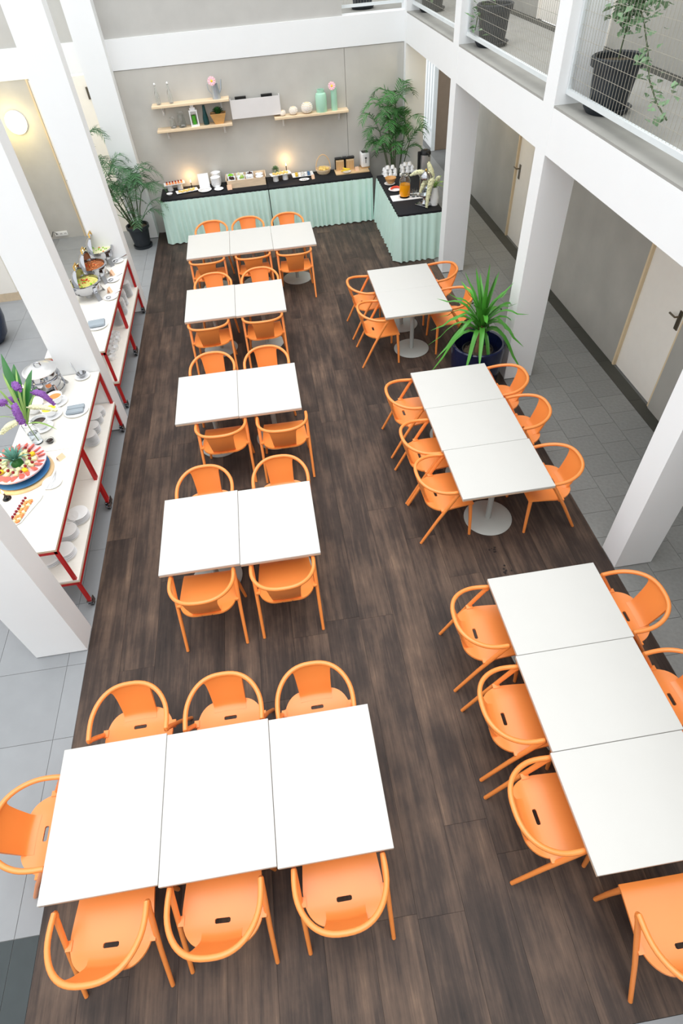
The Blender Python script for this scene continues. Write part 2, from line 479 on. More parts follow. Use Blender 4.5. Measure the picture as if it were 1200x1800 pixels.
# upstairs gallery wall and doors
wu = struct('wall_gallery', box(BM(), XW, XW + 0.2, 10.22, 15.2, H2, CLZ), 'concrete_r', 'grey wall along the right hand gallery upstairs')
obj('wall_panel', box(BM(), XW, XW + 0.2, -2.4, 7.96, H2, CLZ), 'concrete_r', wu, smooth=False)
obj('wall_panel', box(BM(), XW, XW + 0.2, 8.98, 9.2, H2, CLZ), 'concrete_r', wu, smooth=False)
obj('skirting', box(BM(), XW - 0.17, XW - 0.001, -2.4, 15.0, H2, H2 + 0.004), 'strip', wu, smooth=False)
for nm, a, b2, lb in (('door_4', 7.995, 8.945, 'cream door upstairs behind the large planter'), ('door_5', 9.235, 10.185, 'cream door upstairs behind the middle planter')):
    d = struct(nm, box(BM(), XW + 0.02, XW + 0.08, a, b2, H2 + 0.005, CLZ), 'cream', lb)
    obj('door_frame', box(BM(), XW - 0.01, XW + 0.1, a - 0.035, a, H2 + 0.005, CLZ), 'cream', d, smooth=False)
    obj('door_frame', box(BM(), XW - 0.01, XW + 0.1, b2, b2 + 0.035, H2 + 0.005, CLZ), 'cream', d, smooth=False)
# far end of the right aisle
struct('wall_aisle_end', box(BM(), 6.6, 8.6, 15.39, 15.5, 0, 2.95), 'brown', 'brown wall at the far end of the right aisle')
w = struct('window_1', box(BM(), 6.56, 6.6, 15.40, 17.4, 0, 3.2), 'white', 'white slatted window panel at the far end of the right aisle')
obj('window_rail', box(BM(), 6.52, 6.56, 15.40, 17.4, 0.38, 0.44), 'railw', w, smooth=False)
for k in range(8):
    obj('slat', box(BM(), 6.54, 6.56, 15.45 + k * 0.24, 15.47 + k * 0.24, 0.45, 3.15), 'railw', w, smooth=False)
obj('window_frame', box(BM(), 6.51, 6.60, 15.36, 15.40, 0, 2.95), 'railw', w, smooth=False)
struct('wall_far_end', box(BM(), XR, 6.7, 17.4, 17.5, 0, 3.2), 'white', 'white wall closing the right aisle')

# ------------------------------------------------------------------ railings upstairs
def railing(nm, y0, y1, lb, axis='y', fixed=5.19):
    t = thing(nm, lb, 'railing', (fixed, y0, H2) if axis == 'y' else (y0, fixed, H2), 0 if axis == 'y' else -PI / 2, 'mesh railings upstairs')
    L = y1 - y0
    b = BM(); box(b, -0.02, 0.02, 0, L, 0.085, 0.125); obj('bottom_rail', b, 'railw', t, smooth=False)
    b = BM(); box(b, -0.02, 0.02, 0, L, 1.06, 1.10); obj('top_rail', b, 'railw', t, smooth=False)
    for yy in (0.0, L - 0.03):
        b = BM(); box(b, -0.018, 0.018, yy, yy + 0.03, 0.125, 1.06); obj('end_post', b, 'railw', t, smooth=False)
    b = BM()
    n = int(L / 0.05)
    for i in range(1, n):
        yy = i * L / n
        box(b, -0.0012, 0.0012, yy - 0.0012, yy + 0.0012, 0.12, 1.06)
    for k in range(1, 10):
        z = 0.12 + 0.094 * k
        box(b, -0.0036, -0.0012, 0.02, L - 0.02, z - 0.0012, z + 0.0012)
    o = obj('wire_mesh', b, 'mesh', t, smooth=False); o['kind'] = 'stuff'
railing('mesh_railing', -0.6, 2.58, 'wire mesh railing upstairs nearest the camera')
railing('mesh_railing', 2.845, 5.785, 'wire mesh railing upstairs in front of the largest black planter')
railing('mesh_railing', 6.05, 8.985, 'wire mesh railing upstairs between the middle and far right columns')
railing('mesh_railing', 9.25, 12.09, 'wire mesh railing upstairs next to the far corner')
t = thing('mesh_railing', 'wire mesh railing upstairs facing the camera above the back wall', 'railing', (4.0, YB + 0.12, H2), 0, 'mesh railings upstairs')
b = BM(); box(b, 0, 1.075, -0.02, 0.02, 0.085, 0.125); obj('bottom_rail', b, 'railw', t, smooth=False)
b = BM(); box(b, 0, 1.075, -0.02, 0.02, 1.06, 1.10); obj('top_rail', b, 'railw', t, smooth=False)
b = BM()
for i in range(1, 22): box(b, i * 0.049 - 0.0012, i * 0.049 + 0.0012, -0.0012, 0.0012, 0.12, 1.06)
for k in range(1, 10): box(b, 0, 1.075, -0.0036, -0.0012, 0.12 + 0.094 * k - 0.0012, 0.12 + 0.094 * k + 0.0012)
o = obj('wire_mesh', b, 'mesh', t, smooth=False); o['kind'] = 'stuff'

# ------------------------------------------------------------------ chairs
def bow_xy(t):
    c, s = math.cos(t), math.sin(t)
    x = 0.283 * (1 if c >= 0 else -1) * abs(c) ** 0.82
    y = 0.345 - 0.35 * s ** 0.85
    x *= 1 - 0.035 * min(1, max(0, (y - 0.2) / 0.145))
    return x, y, 0.680 + 0.060 * s ** 1.4

def bow_y_at(x):
    lo, hi = 0.0, PI / 2
    for _ in range(30):
        m_ = (lo + hi) / 2
        if bow_xy(m_)[0] > abs(x): lo = m_
        else: hi = m_
    return bow_xy(lo)[1], bow_xy(lo)[2]

def seat_z(x, y):
    z = 0.437
    z -= 0.010 * math.exp(-((y - 0.22) / 0.10) ** 2)
    z += 0.010 * max(0, (0.17 - y) / 0.08)
    z -= 0.9 * max(0, y - 0.49) ** 1.4
    z += 0.10 * abs(x) ** 2.0
    return z

def seat_hw(y):
    if y > 0.27: return 0.252 - 0.022 * ((y - 0.27) / 0.26)
    u = min(1.0, (0.27 - y) / 0.20)
    return 0.105 + 0.147 * (max(0.0, 1 - u ** 2.3)) ** 0.55

def make_chair(label):
    t = thing('armchair', label, 'chair', (0, 0, 0), 0, 'orange armchairs')
    # seat shell with the slot
    b = BM()
    ysl = [0.07, 0.074, 0.08, 0.09, 0.102, 0.12, 0.14, 0.165, 0.186, 0.192, 0.208, 0.214, 0.24, 0.27, 0.31, 0.36, 0.41, 0.46, 0.49, 0.51, 0.525, 0.533]
    us = [-1.0, -0.9, -0.75, -0.6, -0.45, -0.32]
    inner = [-0.048, -0.040, -0.013, 0.013, 0.040, 0.048]
    grid = []
    for y in ysl:
        hw = seat_hw(y)
        row = [u * hw for u in us] + inner + [-u * hw for u in reversed(us)]
        grid.append([b.verts.new((x, y, seat_z(x, y))) for x in row])
    n = len(grid[0])
    for j in range(len(ysl) - 1):
        for i in range(n - 1):
            q = [grid[j][i], grid[j][i + 1], grid[j + 1][i + 1], grid[j + 1][i]]
            if j in (8, 9, 10) and 6 <= i <= 10:
                if j == 9 or 7 <= i <= 9: continue
                if j == 8 and i == 6: q = [q[0], q[1], q[3]]
                elif j == 8 and i == 10: q = [q[0], q[1], q[2]]
                elif j == 10 and i == 6: q = [q[0], q[2], q[3]]
                elif j == 10 and i == 10: q = [q[1], q[2], q[3]]
            b.faces.new(q)
    solid(b, 0.016)
    for s in (-1, 1):   # lugs that meet the slanting legs
        box(b, min(s * 0.235, s * 0.272), max(s * 0.235, s * 0.272), 0.19, 0.245, 0.420, 0.440)
    obj('seat', b, 'orange', t, angle=50)
    # back splat
    b = BM()
    rows = []
    for k in range(11):
        v = k / 10.0
        row = []
        for i in range(9):
            u = -1 + i / 4.0
            hw = 0.122 + 0.018 * v ** 1.5 + 0.02 * max(0, (v - 0.85) / 0.15) ** 2
            x = u * hw
            yt, zt = bow_y_at(x)
            z0 = seat_z(x, 0.12) - 0.004
            if v < 0.2:
                w_ = v / 0.2
                y = 0.145 - 0.055 * math.sin(w_ * PI / 2); z = z0 + 0.028 * (1 - math.cos(w_ * PI / 2))
            else:
                w_ = (v - 0.2) / 0.8
                y = 0.090 + (yt - 0.090) * w_ - 0.012 * math.sin(w_ * PI); z = z0 + 0.028 + (zt - z0 - 0.028) * w_
            y += 0.03 * u * u * (1 - abs(v - 0.5)) * 0.4
            row.append(b.verts.new((x, y, z)))
        rows.append(row)
    for k in range(10):
        for i in range(8):
            b.faces.new((rows[k][i], rows[k][i + 1], rows[k + 1][i + 1], rows[k + 1][i]))
    solid(b, 0.013)
    obj('backrest', b, 'orange', t, angle=60)
    # bow shaped arm rail, curling down into the legs
    N = 30
    pts = [bow_xy(PI * i / N) for i in range(N + 1)]
    X = abs(pts[0][0])
    pre = [(X, 0.338, 0.636), (X, 0.350, 0.651), (X, 0.356, 0.666), (X, 0.353, 0.677)]
    post = [(-p[0], p[1], p[2]) for p in reversed(pre)]
    obj('arm_rail', tube(BM(), pre + pts[1:-1] + post, 0.0175, 10), 'orange', t)
    for s in (-1, 1):
        obj('leg', tube(BM(), [(s * X, 0.346, 0.655), (s * (X + 0.000), 0.30, 0.575), (s * 0.273, 0.16, 0.32), (s * 0.275, 0.0, 0.0)], [0.0175, 0.0185, 0.0165, 0.0145], 10), 'orange', t)
    for s in (-1, 1):
        obj('leg', tube(BM(), [(s * 0.208, 0.505, 0.432), (s * 0.238, 0.515, 0.22), (s * 0.262, 0.52, 0.0)], [0.020, 0.017, 0.0145], 10), 'orange', t)
    return t

CH = {
 'g1b1': (0.645, 0.045, -2.6),
 'g1b2': (1.319, 0.063, -3.3),
 'g1b3': (2.085, 0.059, -0.1),
 'g1t1': (0.711, 1.779, 179.8),
 'g1t2': (1.4, 1.735, 179.4),
 'g1t3': (2.064, 1.704, 179.7),
 'g1l': (-0.071, 0.94, -91.3),
 'g2tL': (1.224, 4.067, 180.0),
 'g2tR': (1.983, 4.059, 180.1),
 'g3tL': (1.287, 6.183, 180.0),
 'g3tR': (1.963, 6.168, 180.1),
 'g4tL': (1.284, 8.423, 180.0),
 'g4tR': (1.992, 8.418, 180.0),
 'g5t1': (1.244, 10.49, 180.0),
 'g5t2': (1.884, 10.487, 180.0),
 'g5t3': (2.579, 10.457, 180.0),
 'g2bL': (1.208, 2.412, -1.3),
 'g2bR': (1.915, 2.426, -0.7),
 'g3bL': (1.382, 4.514, -0.9),
 'g3bR': (2.062, 4.459, -1.0),
 'g4bL': (1.225, 6.775, -0.1),
 'g4bR': (1.971, 6.785, 0.1),
 'g5b1': (1.18, 8.78, -0.1),
 'g5b2': (1.922, 8.765, -0.0),
 'g5b3': (2.581, 8.72, -1.2),
 'A1': (3.226, 1.907, -91.8),
 'A2': (3.221, 1.182, -91.4),
 'A3': (3.212, 0.507, -89.0),
 'Ar1': (4.892, 1.835, 89.5),
 'Ar2': (4.884, 1.116, 91.0),
 'Ab': (3.987, -0.463, -0.5),
 'B1': (3.283, 4.859, -89.3),
 'B2': (3.288, 4.098, -89.1),
 'B3': (3.31, 3.522, -88.7),
 'Br1': (4.905, 4.89, 90.1),
 'Br2': (4.927, 4.286, 90.0),
 'Br3': (4.913, 3.445, 89.6),
 'C1': (3.249, 7.553, -89.6),
 'C2': (3.271, 6.785, -90.3),
 'Cr1': (4.883, 7.674, 90.0),
 'Cr2': (4.869, 6.872, 90.5),
}
NEAR = 'the nearest three-table row'
CL = {
 'g1b1': 'orange armchair on the near side of ' + NEAR + ', left one',
 'g1b2': 'orange armchair on the near side of ' + NEAR + ', middle one',
 'g1b3': 'orange armchair on the near side of ' + NEAR + ', right one',
 'g1t1': 'orange armchair on the far side of ' + NEAR + ', left one',
 'g1t2': 'orange armchair on the far side of ' + NEAR + ', middle one',
 'g1t3': 'orange armchair on the far side of ' + NEAR + ', right one',
 'g1l': 'orange armchair at the left end of ' + NEAR + ', standing on pale tiles',
 'g2tL': 'orange armchair behind the left table of the second row from the camera',
 'g2tR': 'orange armchair behind the right table of the second row from the camera',
 'g2bL': 'orange armchair in front of the left table of the second row from the camera',
 'g2bR': 'orange armchair in front of the right table of the second row from the camera',
 'g3tL': 'orange armchair behind the left table of the third row from the camera',
 'g3tR': 'orange armchair behind the right table of the third row from the camera',
 'g3bL': 'orange armchair in front of the left table of the third row from the camera',
 'g3bR': 'orange armchair in front of the right table of the third row from the camera',
 'g4tL': 'orange armchair behind the left table of the fourth row from the camera',
 'g4tR': 'orange armchair behind the right table of the fourth row from the camera',
 'g4bL': 'orange armchair in front of the left table of the fourth row from the camera',
 'g4bR': 'orange armchair in front of the right table of the fourth row from the camera',
 'g5t1': 'orange armchair next to the mint skirt behind the farthest table row, left one',
 'g5t2': 'orange armchair next to the mint skirt behind the farthest table row, middle one',
 'g5t3': 'orange armchair next to the mint skirt behind the farthest table row, right one',
 'g5b1': 'orange armchair in front of the farthest three-table row, left one',
 'g5b2': 'orange armchair in front of the farthest three-table row, middle one',
 'g5b3': 'orange armchair in front of the farthest three-table row, right one',
 'A1': 'orange armchair on the left of the nearest right-hand table line, farthest of three',
 'A2': 'orange armchair on the left of the nearest right-hand table line, middle of three',
 'A3': 'orange armchair on the left of the nearest right-hand table line, closest of three',
 'Ar1': 'orange armchair on the right of the nearest right-hand table line, by the white column',
 'Ar2': 'orange armchair on the right of the nearest right-hand table line, cut by the frame',
 'Ab': 'orange armchair at the near end of the right-hand table line, bottom right corner',
 'B1': 'orange armchair on the left of the middle right-hand tables, farthest of three',
 'B2': 'orange armchair on the left of the middle right-hand tables, middle of three',
 'B3': 'orange armchair on the left of the middle right-hand tables, closest of three',
 'Br1': 'orange armchair on the right of the middle right-hand tables, next to the navy planter column',
 'Br2': 'orange armchair on the right of the middle right-hand tables, middle of three',
 'Br3': 'orange armchair on the right of the middle right-hand tables, closest of three',
 'C1': 'orange armchair on the left of the far right-hand tables, farther one',
 'C2': 'orange armchair on the left of the far right-hand tables, closer one',
 'Cr1': 'orange armchair on the right of the far right-hand tables, near the drinks table',
 'Cr2': 'orange armchair on the right of the far right-hand tables, behind the spiky plant',
}
proto = None
for k, (x, y, a) in CH.items():
    if proto is None:
        proto = make_chair(CL[k]); proto.location = (x, y, 0); proto.rotation_euler[2] = math.radians(a)
    else:
        dup(proto, (x, y, 0), math.radians(a), CL[k])

# ------------------------------------------------------------------ dining tables
def make_table(label, w, dpt):
    t = thing('dining_table', label, 'table', (0, 0, 0), 0, 'white dining tables')
    b = BM(); bevel_box(b, -w / 2, w / 2, -dpt / 2, dpt / 2, 0.722, 0.74, 0.002, 1); top = obj('table_top', b, 'top', t, smooth=False)
    b = BM(); box(b, -w / 2 + 0.001, w / 2 - 0.001, -dpt / 2 + 0.001, dpt / 2 - 0.001, 0.706, 0.722); obj('plywood_edge', b, 'ply', top, smooth=False)
    obj('column', lathe(BM(), [(0, 0.01), (0.03, 0.01), (0.03, 0.70), (0.12, 0.70), (0.12, 0.706), (0, 0.706)], 16), 'steel_base', t)
    obj('base_disc', lathe(BM(), [(0, 0), (0.25, 0), (0.252, 0.006), (0.245, 0.011), (0.06, 0.014), (0, 0.014)], 40), 'steel_base', t)
    return t
TB = []
def table_row(x0, x1, n, y0, y1, labels, dx=None):
    w = (x1 - x0) / n
    for i in range(n):
        TB.append((x0 + w * (i + 0.5), (y0 + y1) / 2 + (dx[i] if dx else 0), w - 0.004, y1 - y0, labels[i]))
P3 = ('left', 'middle', 'right')
table_row(0.305, 2.432, 3, 0.435, 1.345, ['white topped table of the nearest row, %s one' % p for p in P3], (0.015, 0.0, -0.015))
table_row(0.853, 2.268, 2, 2.75, 3.655, ['white topped table of the second row from the camera, %s one' % p for p in ('left', 'right')], (0.006, -0.008))
table_row(0.893, 2.307, 2, 4.82, 5.725, ['white topped table of the third row from the camera, %s one' % p for p in ('left', 'right')], (0.004, -0.004))
table_row(0.910, 2.315, 2, 7.04, 7.965, ['white topped table of the fourth row from the camera, %s one' % p for p in ('left', 'right')], (0.006, -0.006))
table_row(0.863, 2.966, 3, 9.04, 9.97, ['white topped table of the farthest row by the buffet, %s one' % p for p in P3], (0.005, 0.0, -0.012))
def table_line(y0, y1, n, x0, x1, labels, dx=None):
    h = (y1 - y0) / n
    for i in range(n):
        TB.append(((x0 + x1) / 2 + (dx[i] if dx else 0), y0 + h * (i + 0.5), x1 - x0, h - 0.004, labels[i]))
table_line(0.095, 2.207, 3, 3.572, 4.475, ['white topped table of the nearest right-hand line, %s of three' % p for p in ('closest', 'middle', 'farthest')], (-0.018, 0.0, 0.014))
table_line(3.105, 5.186, 3, 3.635, 4.525, ['white topped table of the middle right-hand line, %s of three' % p for p in ('closest', 'middle', 'farthest')], (0.012, 0.0, -0.008))
table_line(6.480, 7.884, 2, 3.594, 4.49, ['white topped table of the far right-hand line, %s one' % p for p in ('closer', 'farther')])
tp = {}
for x, y, w_, d_, lb in TB:
    key = (round(w_, 2), round(d_, 2))
    if key not in tp:
        tp[key] = make_table(lb, w_, d_); tp[key].location = (x, y, 0)
    else:
        dup(tp[key], (x, y, 0), 0, lb)

# ------------------------------------------------------------------ buffet tables with pleated skirts
def skirt(path, z0, z1, seed, flare=0.09, amp=0.026):
    """path: list of (x, y) corners walked with the outside on the right-hand side"""
    rnd = random.Random(seed)
    b = BM(); cols = []
    s_total = 0.0
    ph = 0.0
    segs = list(zip(path, path[1:]))
    for (ax, ay), (bx, by) in segs:
        L = math.hypot(bx - ax, by - ay); tx, ty = (bx - ax) / L, (by - ay) / L
        nx, ny = ty, -tx
        n = max(4, int(L / 0.014))
        for i in range(n + 1):
            u = i / n * L
            w = math.sin(2 * PI * (s_total + u) / 0.118 + 2.2 * math.sin((s_total + u) * 4.7 + seed) + 0.8 * math.sin((s_total + u) * 13.0))
            w = abs(w) ** 0.7 * (1 if w > 0 else -1)
            w2 = 0.5 * math.sin((s_total + u) * 17.0 + seed * 2)
            col = []
            for k in range(8):
                v = k / 7.0
                off = flare * v ** 0.8 * (0.55 + 0.2 * w2) + amp * w * (0.25 + 0.75 * v) 
                col.append(b.verts.new((ax + tx * u + nx * (off + 0.012), ay + ty * u + ny * (off + 0.012), z1 + (z0 - z1) * v + (0.006 * w2 if k == 7 else 0))))
            cols.append(col)
        s_total += L
    for c0, c1 in zip(cols, cols[1:]):
        for k in range(7):
            b.faces.new((c0[k], c0[k + 1], c1[k + 1], c1[k]))
    return b
BZ = 0.80
def buffet(x0, x1, y0, y1, path, lb, seed):
    t = thing('buffet_table', lb, 'table', ((x0 + x1) / 2, (y0 + y1) / 2, 0), 0, 'skirted buffet tables')
    ox, oy = (x0 + x1) / 2, (y0 + y1) / 2
    b = BM(); box(b, x0 - ox, x1 - ox, y0 - oy, y1 - oy, BZ - 0.03, BZ - 0.004); obj('table_board', b, 'ply2', t, smooth=False)
    b = BM(); bevel_box(b, x0 - ox - 0.006, x1 - ox + 0.006, y0 - oy - 0.006, y1 - oy + 0.004, BZ - 0.055, BZ, 0.004, 2); obj('tablecloth', b, 'black_cloth', t)
    pth = [(px - ox, py - oy) for px, py in path]
    obj('pleated_skirt', skirt(pth, 0.015, BZ - 0.03, seed), 'mint', t, angle=70)
    for sx in (x0 + 0.06, x1 - 0.06):
        for sy in (y0 + 0.08, y1 - 0.06):
            obj('leg', tube(BM(), [(sx - ox, sy - oy, 0), (sx - ox, sy - oy, BZ - 0.03)], 0.016, 8), 'steel_base', t)
BY0, BY1 = 11.62, 12.235
buffet(0.30, 2.335, BY0, BY1, [(0.30, BY1), (0.30, BY0), (2.335, BY0)], 'black topped buffet table with mint pleated skirt, left half of the long buffet', 1)
buffet(2.350, 4.36, BY0, BY1, [(2.350, BY0), (4.36, BY0)], 'black topped buffet table with mint pleated skirt, right half of the long buffet', 2)
buffet(4.445, 5.20, 9.62, 11.60, [(4.445, 11.60), (4.445, 9.62), (5.20, 9.62)], 'black topped drinks table with mint pleated skirt beside the right column', 3)

# ------------------------------------------------------------------ crockery prototypes
def plate_mesh(r, h=0.018):
    return lathe(BM(), [(0, 0), (r * 0.55, 0), (r * 0.6, 0.003), (r * 0.985, h), (r, h + 0.0015), (r * 0.985, h + 0.003), (r * 0.58, 0.006), (0, 0.007)], 28)
def bowl_mesh(r, h, base=0.5, th=0.006, n=24):
    return lathe(BM(), [(0, 0), (r * base, 0), (r * (base + (1 - base) * 0.6), h * 0.4), (r, h), (r - th, h), (r * (base + (1 - base) * 0.6) - th, h * 0.42), (r * base - th, th), (0, th)], n)
def put(nm, bm, m, loc, label, cat, group=None, rz=0.0, smooth=True):
    return tag(obj(nm, bm, m, None, loc, rz, smooth), label, cat, group)
_pl = {}
def plate(loc, r, label, group=None):
    k = round(r, 3)
    if k not in _pl:
        o = obj('plate', plate_mesh(r), 'china', None, loc); _pl[k] = o.data
    else:
        o = bpy.data.objects.new('plate', _pl[k]); COL.objects.link(o); o.location = loc
    return tag(o, label, 'plate', group)
def plate_stack(x, y, z, r, n, dz, label, group):
    for i in range(n):
        plate((x + random.uniform(-0.003, 0.003), y + random.uniform(-0.003, 0.003), z + i * dz), r, label, group)
def card(loc, label, rz=0.0, w=0.07, h=0.055):
    b = BM()
    T1 = Matrix.Rotation(math.radians(62), 4, 'X')
    for s in (-1, 1):
        v = [b.verts.new(p) for p in ((-w / 2, s * 0.028, 0.0), (w / 2, s * 0.028, 0.0), (w / 2, 0, h), (-w / 2, 0, h))]
        b.faces.new(v)
    solid(b, 0.002)
    return put('label_card', b, 'card', loc, label, 'card', 'tan label cards', rz, False)
def candle(loc, label, h=0.10, holder=True, power=3.0):
    t = thing('candle', label, 'candle', loc)
    if holder:
        obj('holder', lathe(BM(), [(0, 0), (0.04, 0), (0.042, 0.006), (0.016, 0.012), (0.018, 0.035), (0.013, 0.035), (0, 0.02)], 16), 'glass' if h < 0.09 else 'black', t)
    obj('wax', lathe(BM(), [(0, 0.02), (0.010, 0.02), (0.008, 0.02 + h), (0, 0.02 + h)], 10), 'candle', t)
    obj('flame', lathe(BM(), [(0, 0.024 + h), (0.009, 0.036 + h), (0.007, 0.05 + h), (0, 0.075 + h)], 10), 'flame', t)
    ld = bpy.data.lights.new('candle_light', 'POINT'); ld.energy = power; ld.color = (1, 0.62, 0.28); ld.shadow_soft_size = 0.03
    lo = bpy.data.objects.new('candle_light', ld); COL.objects.link(lo); lo.parent = t; lo.location = (0, 0, 0.10 + h)
    return t
def rect_tray(b, L, Wd, z, lip=0.012, T=None):
    pts = []
    b2 = BM()
    v = [b2.verts.new(p) for p in ((-L / 2, -Wd / 2, z + lip), (L / 2, -Wd / 2, z + lip), (L / 2, Wd / 2, z + lip), (-L / 2, Wd / 2, z + lip),
                                   (-L / 2 * .86, -Wd / 2 * .7, z), (L / 2 * .86, -Wd / 2 * .7, z), (L / 2 * .86, Wd / 2 * .7, z), (-L / 2 * .86, Wd / 2 * .7, z))]
    for f in ((4, 5, 6, 7), (0, 1, 5, 4), (1, 2, 6, 5), (2, 3, 7, 6), (3, 0, 4, 7)): b2.faces.new([v[i] for i in f])
    solid(b2, 0.006)
    me = bpy.data.meshes.new('tmp'); b2.to_mesh(me); b2.free(); b.from_mesh(me); bpy.data.meshes.remove(me)
    return b

# ------------------------------------------------------------------ long buffet, left to right
def canape_tray(c, rz, lb, kind, n):
    """white oblong tray on two small white pedestals"""
    t = thing('serving_tray', lb, 'tray', (c[0], c[1], BZ), rz)
    obj('tray', rect_tray(BM(), 0.40, 0.17, 0.105), 'china', t, smooth=False)
    for s in (-0.10, 0.09):
        obj('pedestal', lathe(BM(), [(0, 0), (0.055, 0), (0.058, 0.01), (0.05, 0.06), (0.062, 0.103), (0, 0.103)], 20, (s, 0.0, 0)), 'china', t)
    return t
pA = (0.564, 12.098, 0.800)
canape_tray((pA[0], pA[1] + 0.02), math.radians(9), 'white oblong tray of red topped canapes raised on pedestals, left end of buffet', 0, 6)
for i in range(6):
    u = -0.14 + i * 0.056
    x, y = pA[0] + u * math.cos(0.157), pA[1] + 0.02 + u * math.sin(0.157)
    t = thing('canape', 'small canape with a red berry on the raised white tray at the left end', 'canape', (x, y, BZ + 0.112), 0.157, 'red topped canapes')
    b = BM(); bevel_box(b, -0.02, 0.02, -0.035, 0.035, 0, 0.022, 0.004, 1); obj('base', b, 'mango', t)
    obj('berry', blob(BM(), (0, 0, 0.034), 0.014), 'grape', t)
pB = (0.791, 11.930, 0.800)
t = thing('serving_tray', 'white oblong tray of yellow bites lying flat before the first candle', 'tray', (pB[0], pB[1], BZ), math.radians(14))
obj('tray', rect_tray(BM(), 0.42, 0.16, 0.006), 'china', t, smooth=False)
for i in range(7):
    u = -0.14 + i * 0.046; s = 0.018 * (-1) ** i
    put('pastry', blob(BM(), (0, 0, 0.016), (0.028, 0.03, 0.02), 9, 5), 'pastry', (pB[0] + u * math.cos(0.244) - s * math.sin(0.244), pB[1] + u * math.sin(0.244) + s * math.cos(0.244), BZ + 0.010), 'small yellow bite on the flat white tray before the first candle', 'pastry', 'yellow bites')
q = (0.464, 11.853, 0.800); put('sauce_dish', bowl_mesh(0.06, 0.03, 0.6), 'china', (q[0], q[1], BZ), 'small white dish at the front left corner of the buffet', 'dish')
q = (0.878, 12.314, 0.800); candle((q[0], min(q[1], 12.12), BZ), 'short lit dark candle near the left end of the buffet', 0.07, True, 1.3)
q = (1.139, 12.098, 0.800); q = (q[0], min(q[1], 12.0), q[2])
b = BM(); box(b, -0.10, 0.10, -0.004, 0.004, 0, 0.25, Matrix.Rotation(math.radians(-14), 4, 'X'))
t = thing('menu_stand', 'blank white upright menu card on the left of the buffet', 'sign', (q[0], q[1], BZ), 0.05)
obj('card', b, 'china', t, smooth=False)
b = BM(); box(b, -0.05, 0.05, 0.02, 0.10, 0, 0.01); obj('foot', b, 'china', t, smooth=False)
t = thing('small_plant', 'small leafy plant peeking out behind the white menu card', 'plant', (q[0] + 0.02, q[1] + 0.16, BZ))
obj('pot', lathe(BM(), [(0, 0), (0.045, 0), (0.06, 0.11), (0.05, 0.11), (0.04, 0.09), (0, 0.09)], 16), 'china', t)
b = BM()
for i in range(46):
    a = random.uniform(0, 2 * PI); el = random.uniform(0.2, 1.4); L = random.uniform(0.06, 0.11)
    dv = Vector((math.cos(a) * math.cos(el), math.sin(a) * math.cos(el), math.sin(el)))
    p0 = Vector((0, 0, 0.10)); ribbon(b, [p0, p0 + dv * L * 0.6, p0 + dv * L + Vector((0, 0, -0.01))], [0.004, 0.010, 0.001], (-math.sin(a), math.cos(a), 0))
obj('foliage', b, 'ivy', t)
q = (1.137, 11.878, 0.800); plate((q[0], q[1], BZ), 0.13, 'round white plate with tongs below the white menu card')
put('tongs', tube(BM(), [(-0.10, -0.02, 0.012), (0, 0.02, 0.03), (0.10, -0.01, 0.012), (0.0, -0.02, 0.028), (-0.09, -0.05, 0.012)], 0.008, 6), 'chrome_s', (q[0], q[1], BZ + 0.014), 'steel tongs lying on the round plate below the menu card', 'tongs')
q = (1.368, 12.086, 0.800)
for k in range(5): put('bowl', bowl_mesh(0.095, 0.07, 0.55), 'china', (q[0], 11.975, BZ + k * 0.028), 'white bowl in the front stack beside the wooden crate', 'bowl', 'front bowl stack')
for k in range(6): put('bowl', bowl_mesh(0.095, 0.07, 0.55), 'china', (q[0] + 0.01, 12.16, BZ + k * 0.028), 'white bowl in the rear stack beside the wooden crate', 'bowl', 'rear bowl stack')
q = (1.406, 11.837, 0.800); plate((q[0], q[1], BZ), 0.09, 'small white saucer in front of the bowl stacks')
# crate of salads
q0 = (1.522, 11.829, 0.800); q1 = (2.373, 11.814, 0.800)
cx, cy = (q0[0] + q1[0]) / 2, (q0[1] + q1[1]) / 2 + 0.16
t = thing('wooden_crate', 'wooden crate holding square white salad bowls', 'crate', (cx, cy, BZ))
L2, W2, hh = 0.385, 0.16, 0.13
for nm, dims in (('front_board', (-L2, L2, -W2, -W2 + 0.016, 0, hh)), ('back_board', (-L2, L2, W2 - 0.016, W2, 0, hh + 0.03)), ('end_board', (-L2, -L2 + 0.016, -W2, W2, 0, hh + 0.02)), ('end_board', (L2 - 0.016, L2, -W2, W2, 0, hh + 0.02)), ('bottom_board', (-L2 + 0.01, L2 - 0.01, -W2 + 0.01, W2 - 0.01, 0.006, 0.05))):
    b = BM(); box(b, *dims); obj(nm, b, 'crate', t, smooth=False)
SAL = [(-0.29, 0.07, 'lettuce', 'bright green lettuce'), (-0.27, -0.08, 'olive', 'dark red leaves'), (-0.11, 0.07, 'rice', 'white cheese'), (-0.09, -0.08, 'greenfood', 'white dip with herbs'), (0.08, 0.07, 'olive', 'black olives and greens'), (0.07, -0.08, 'china', 'white dressing')]
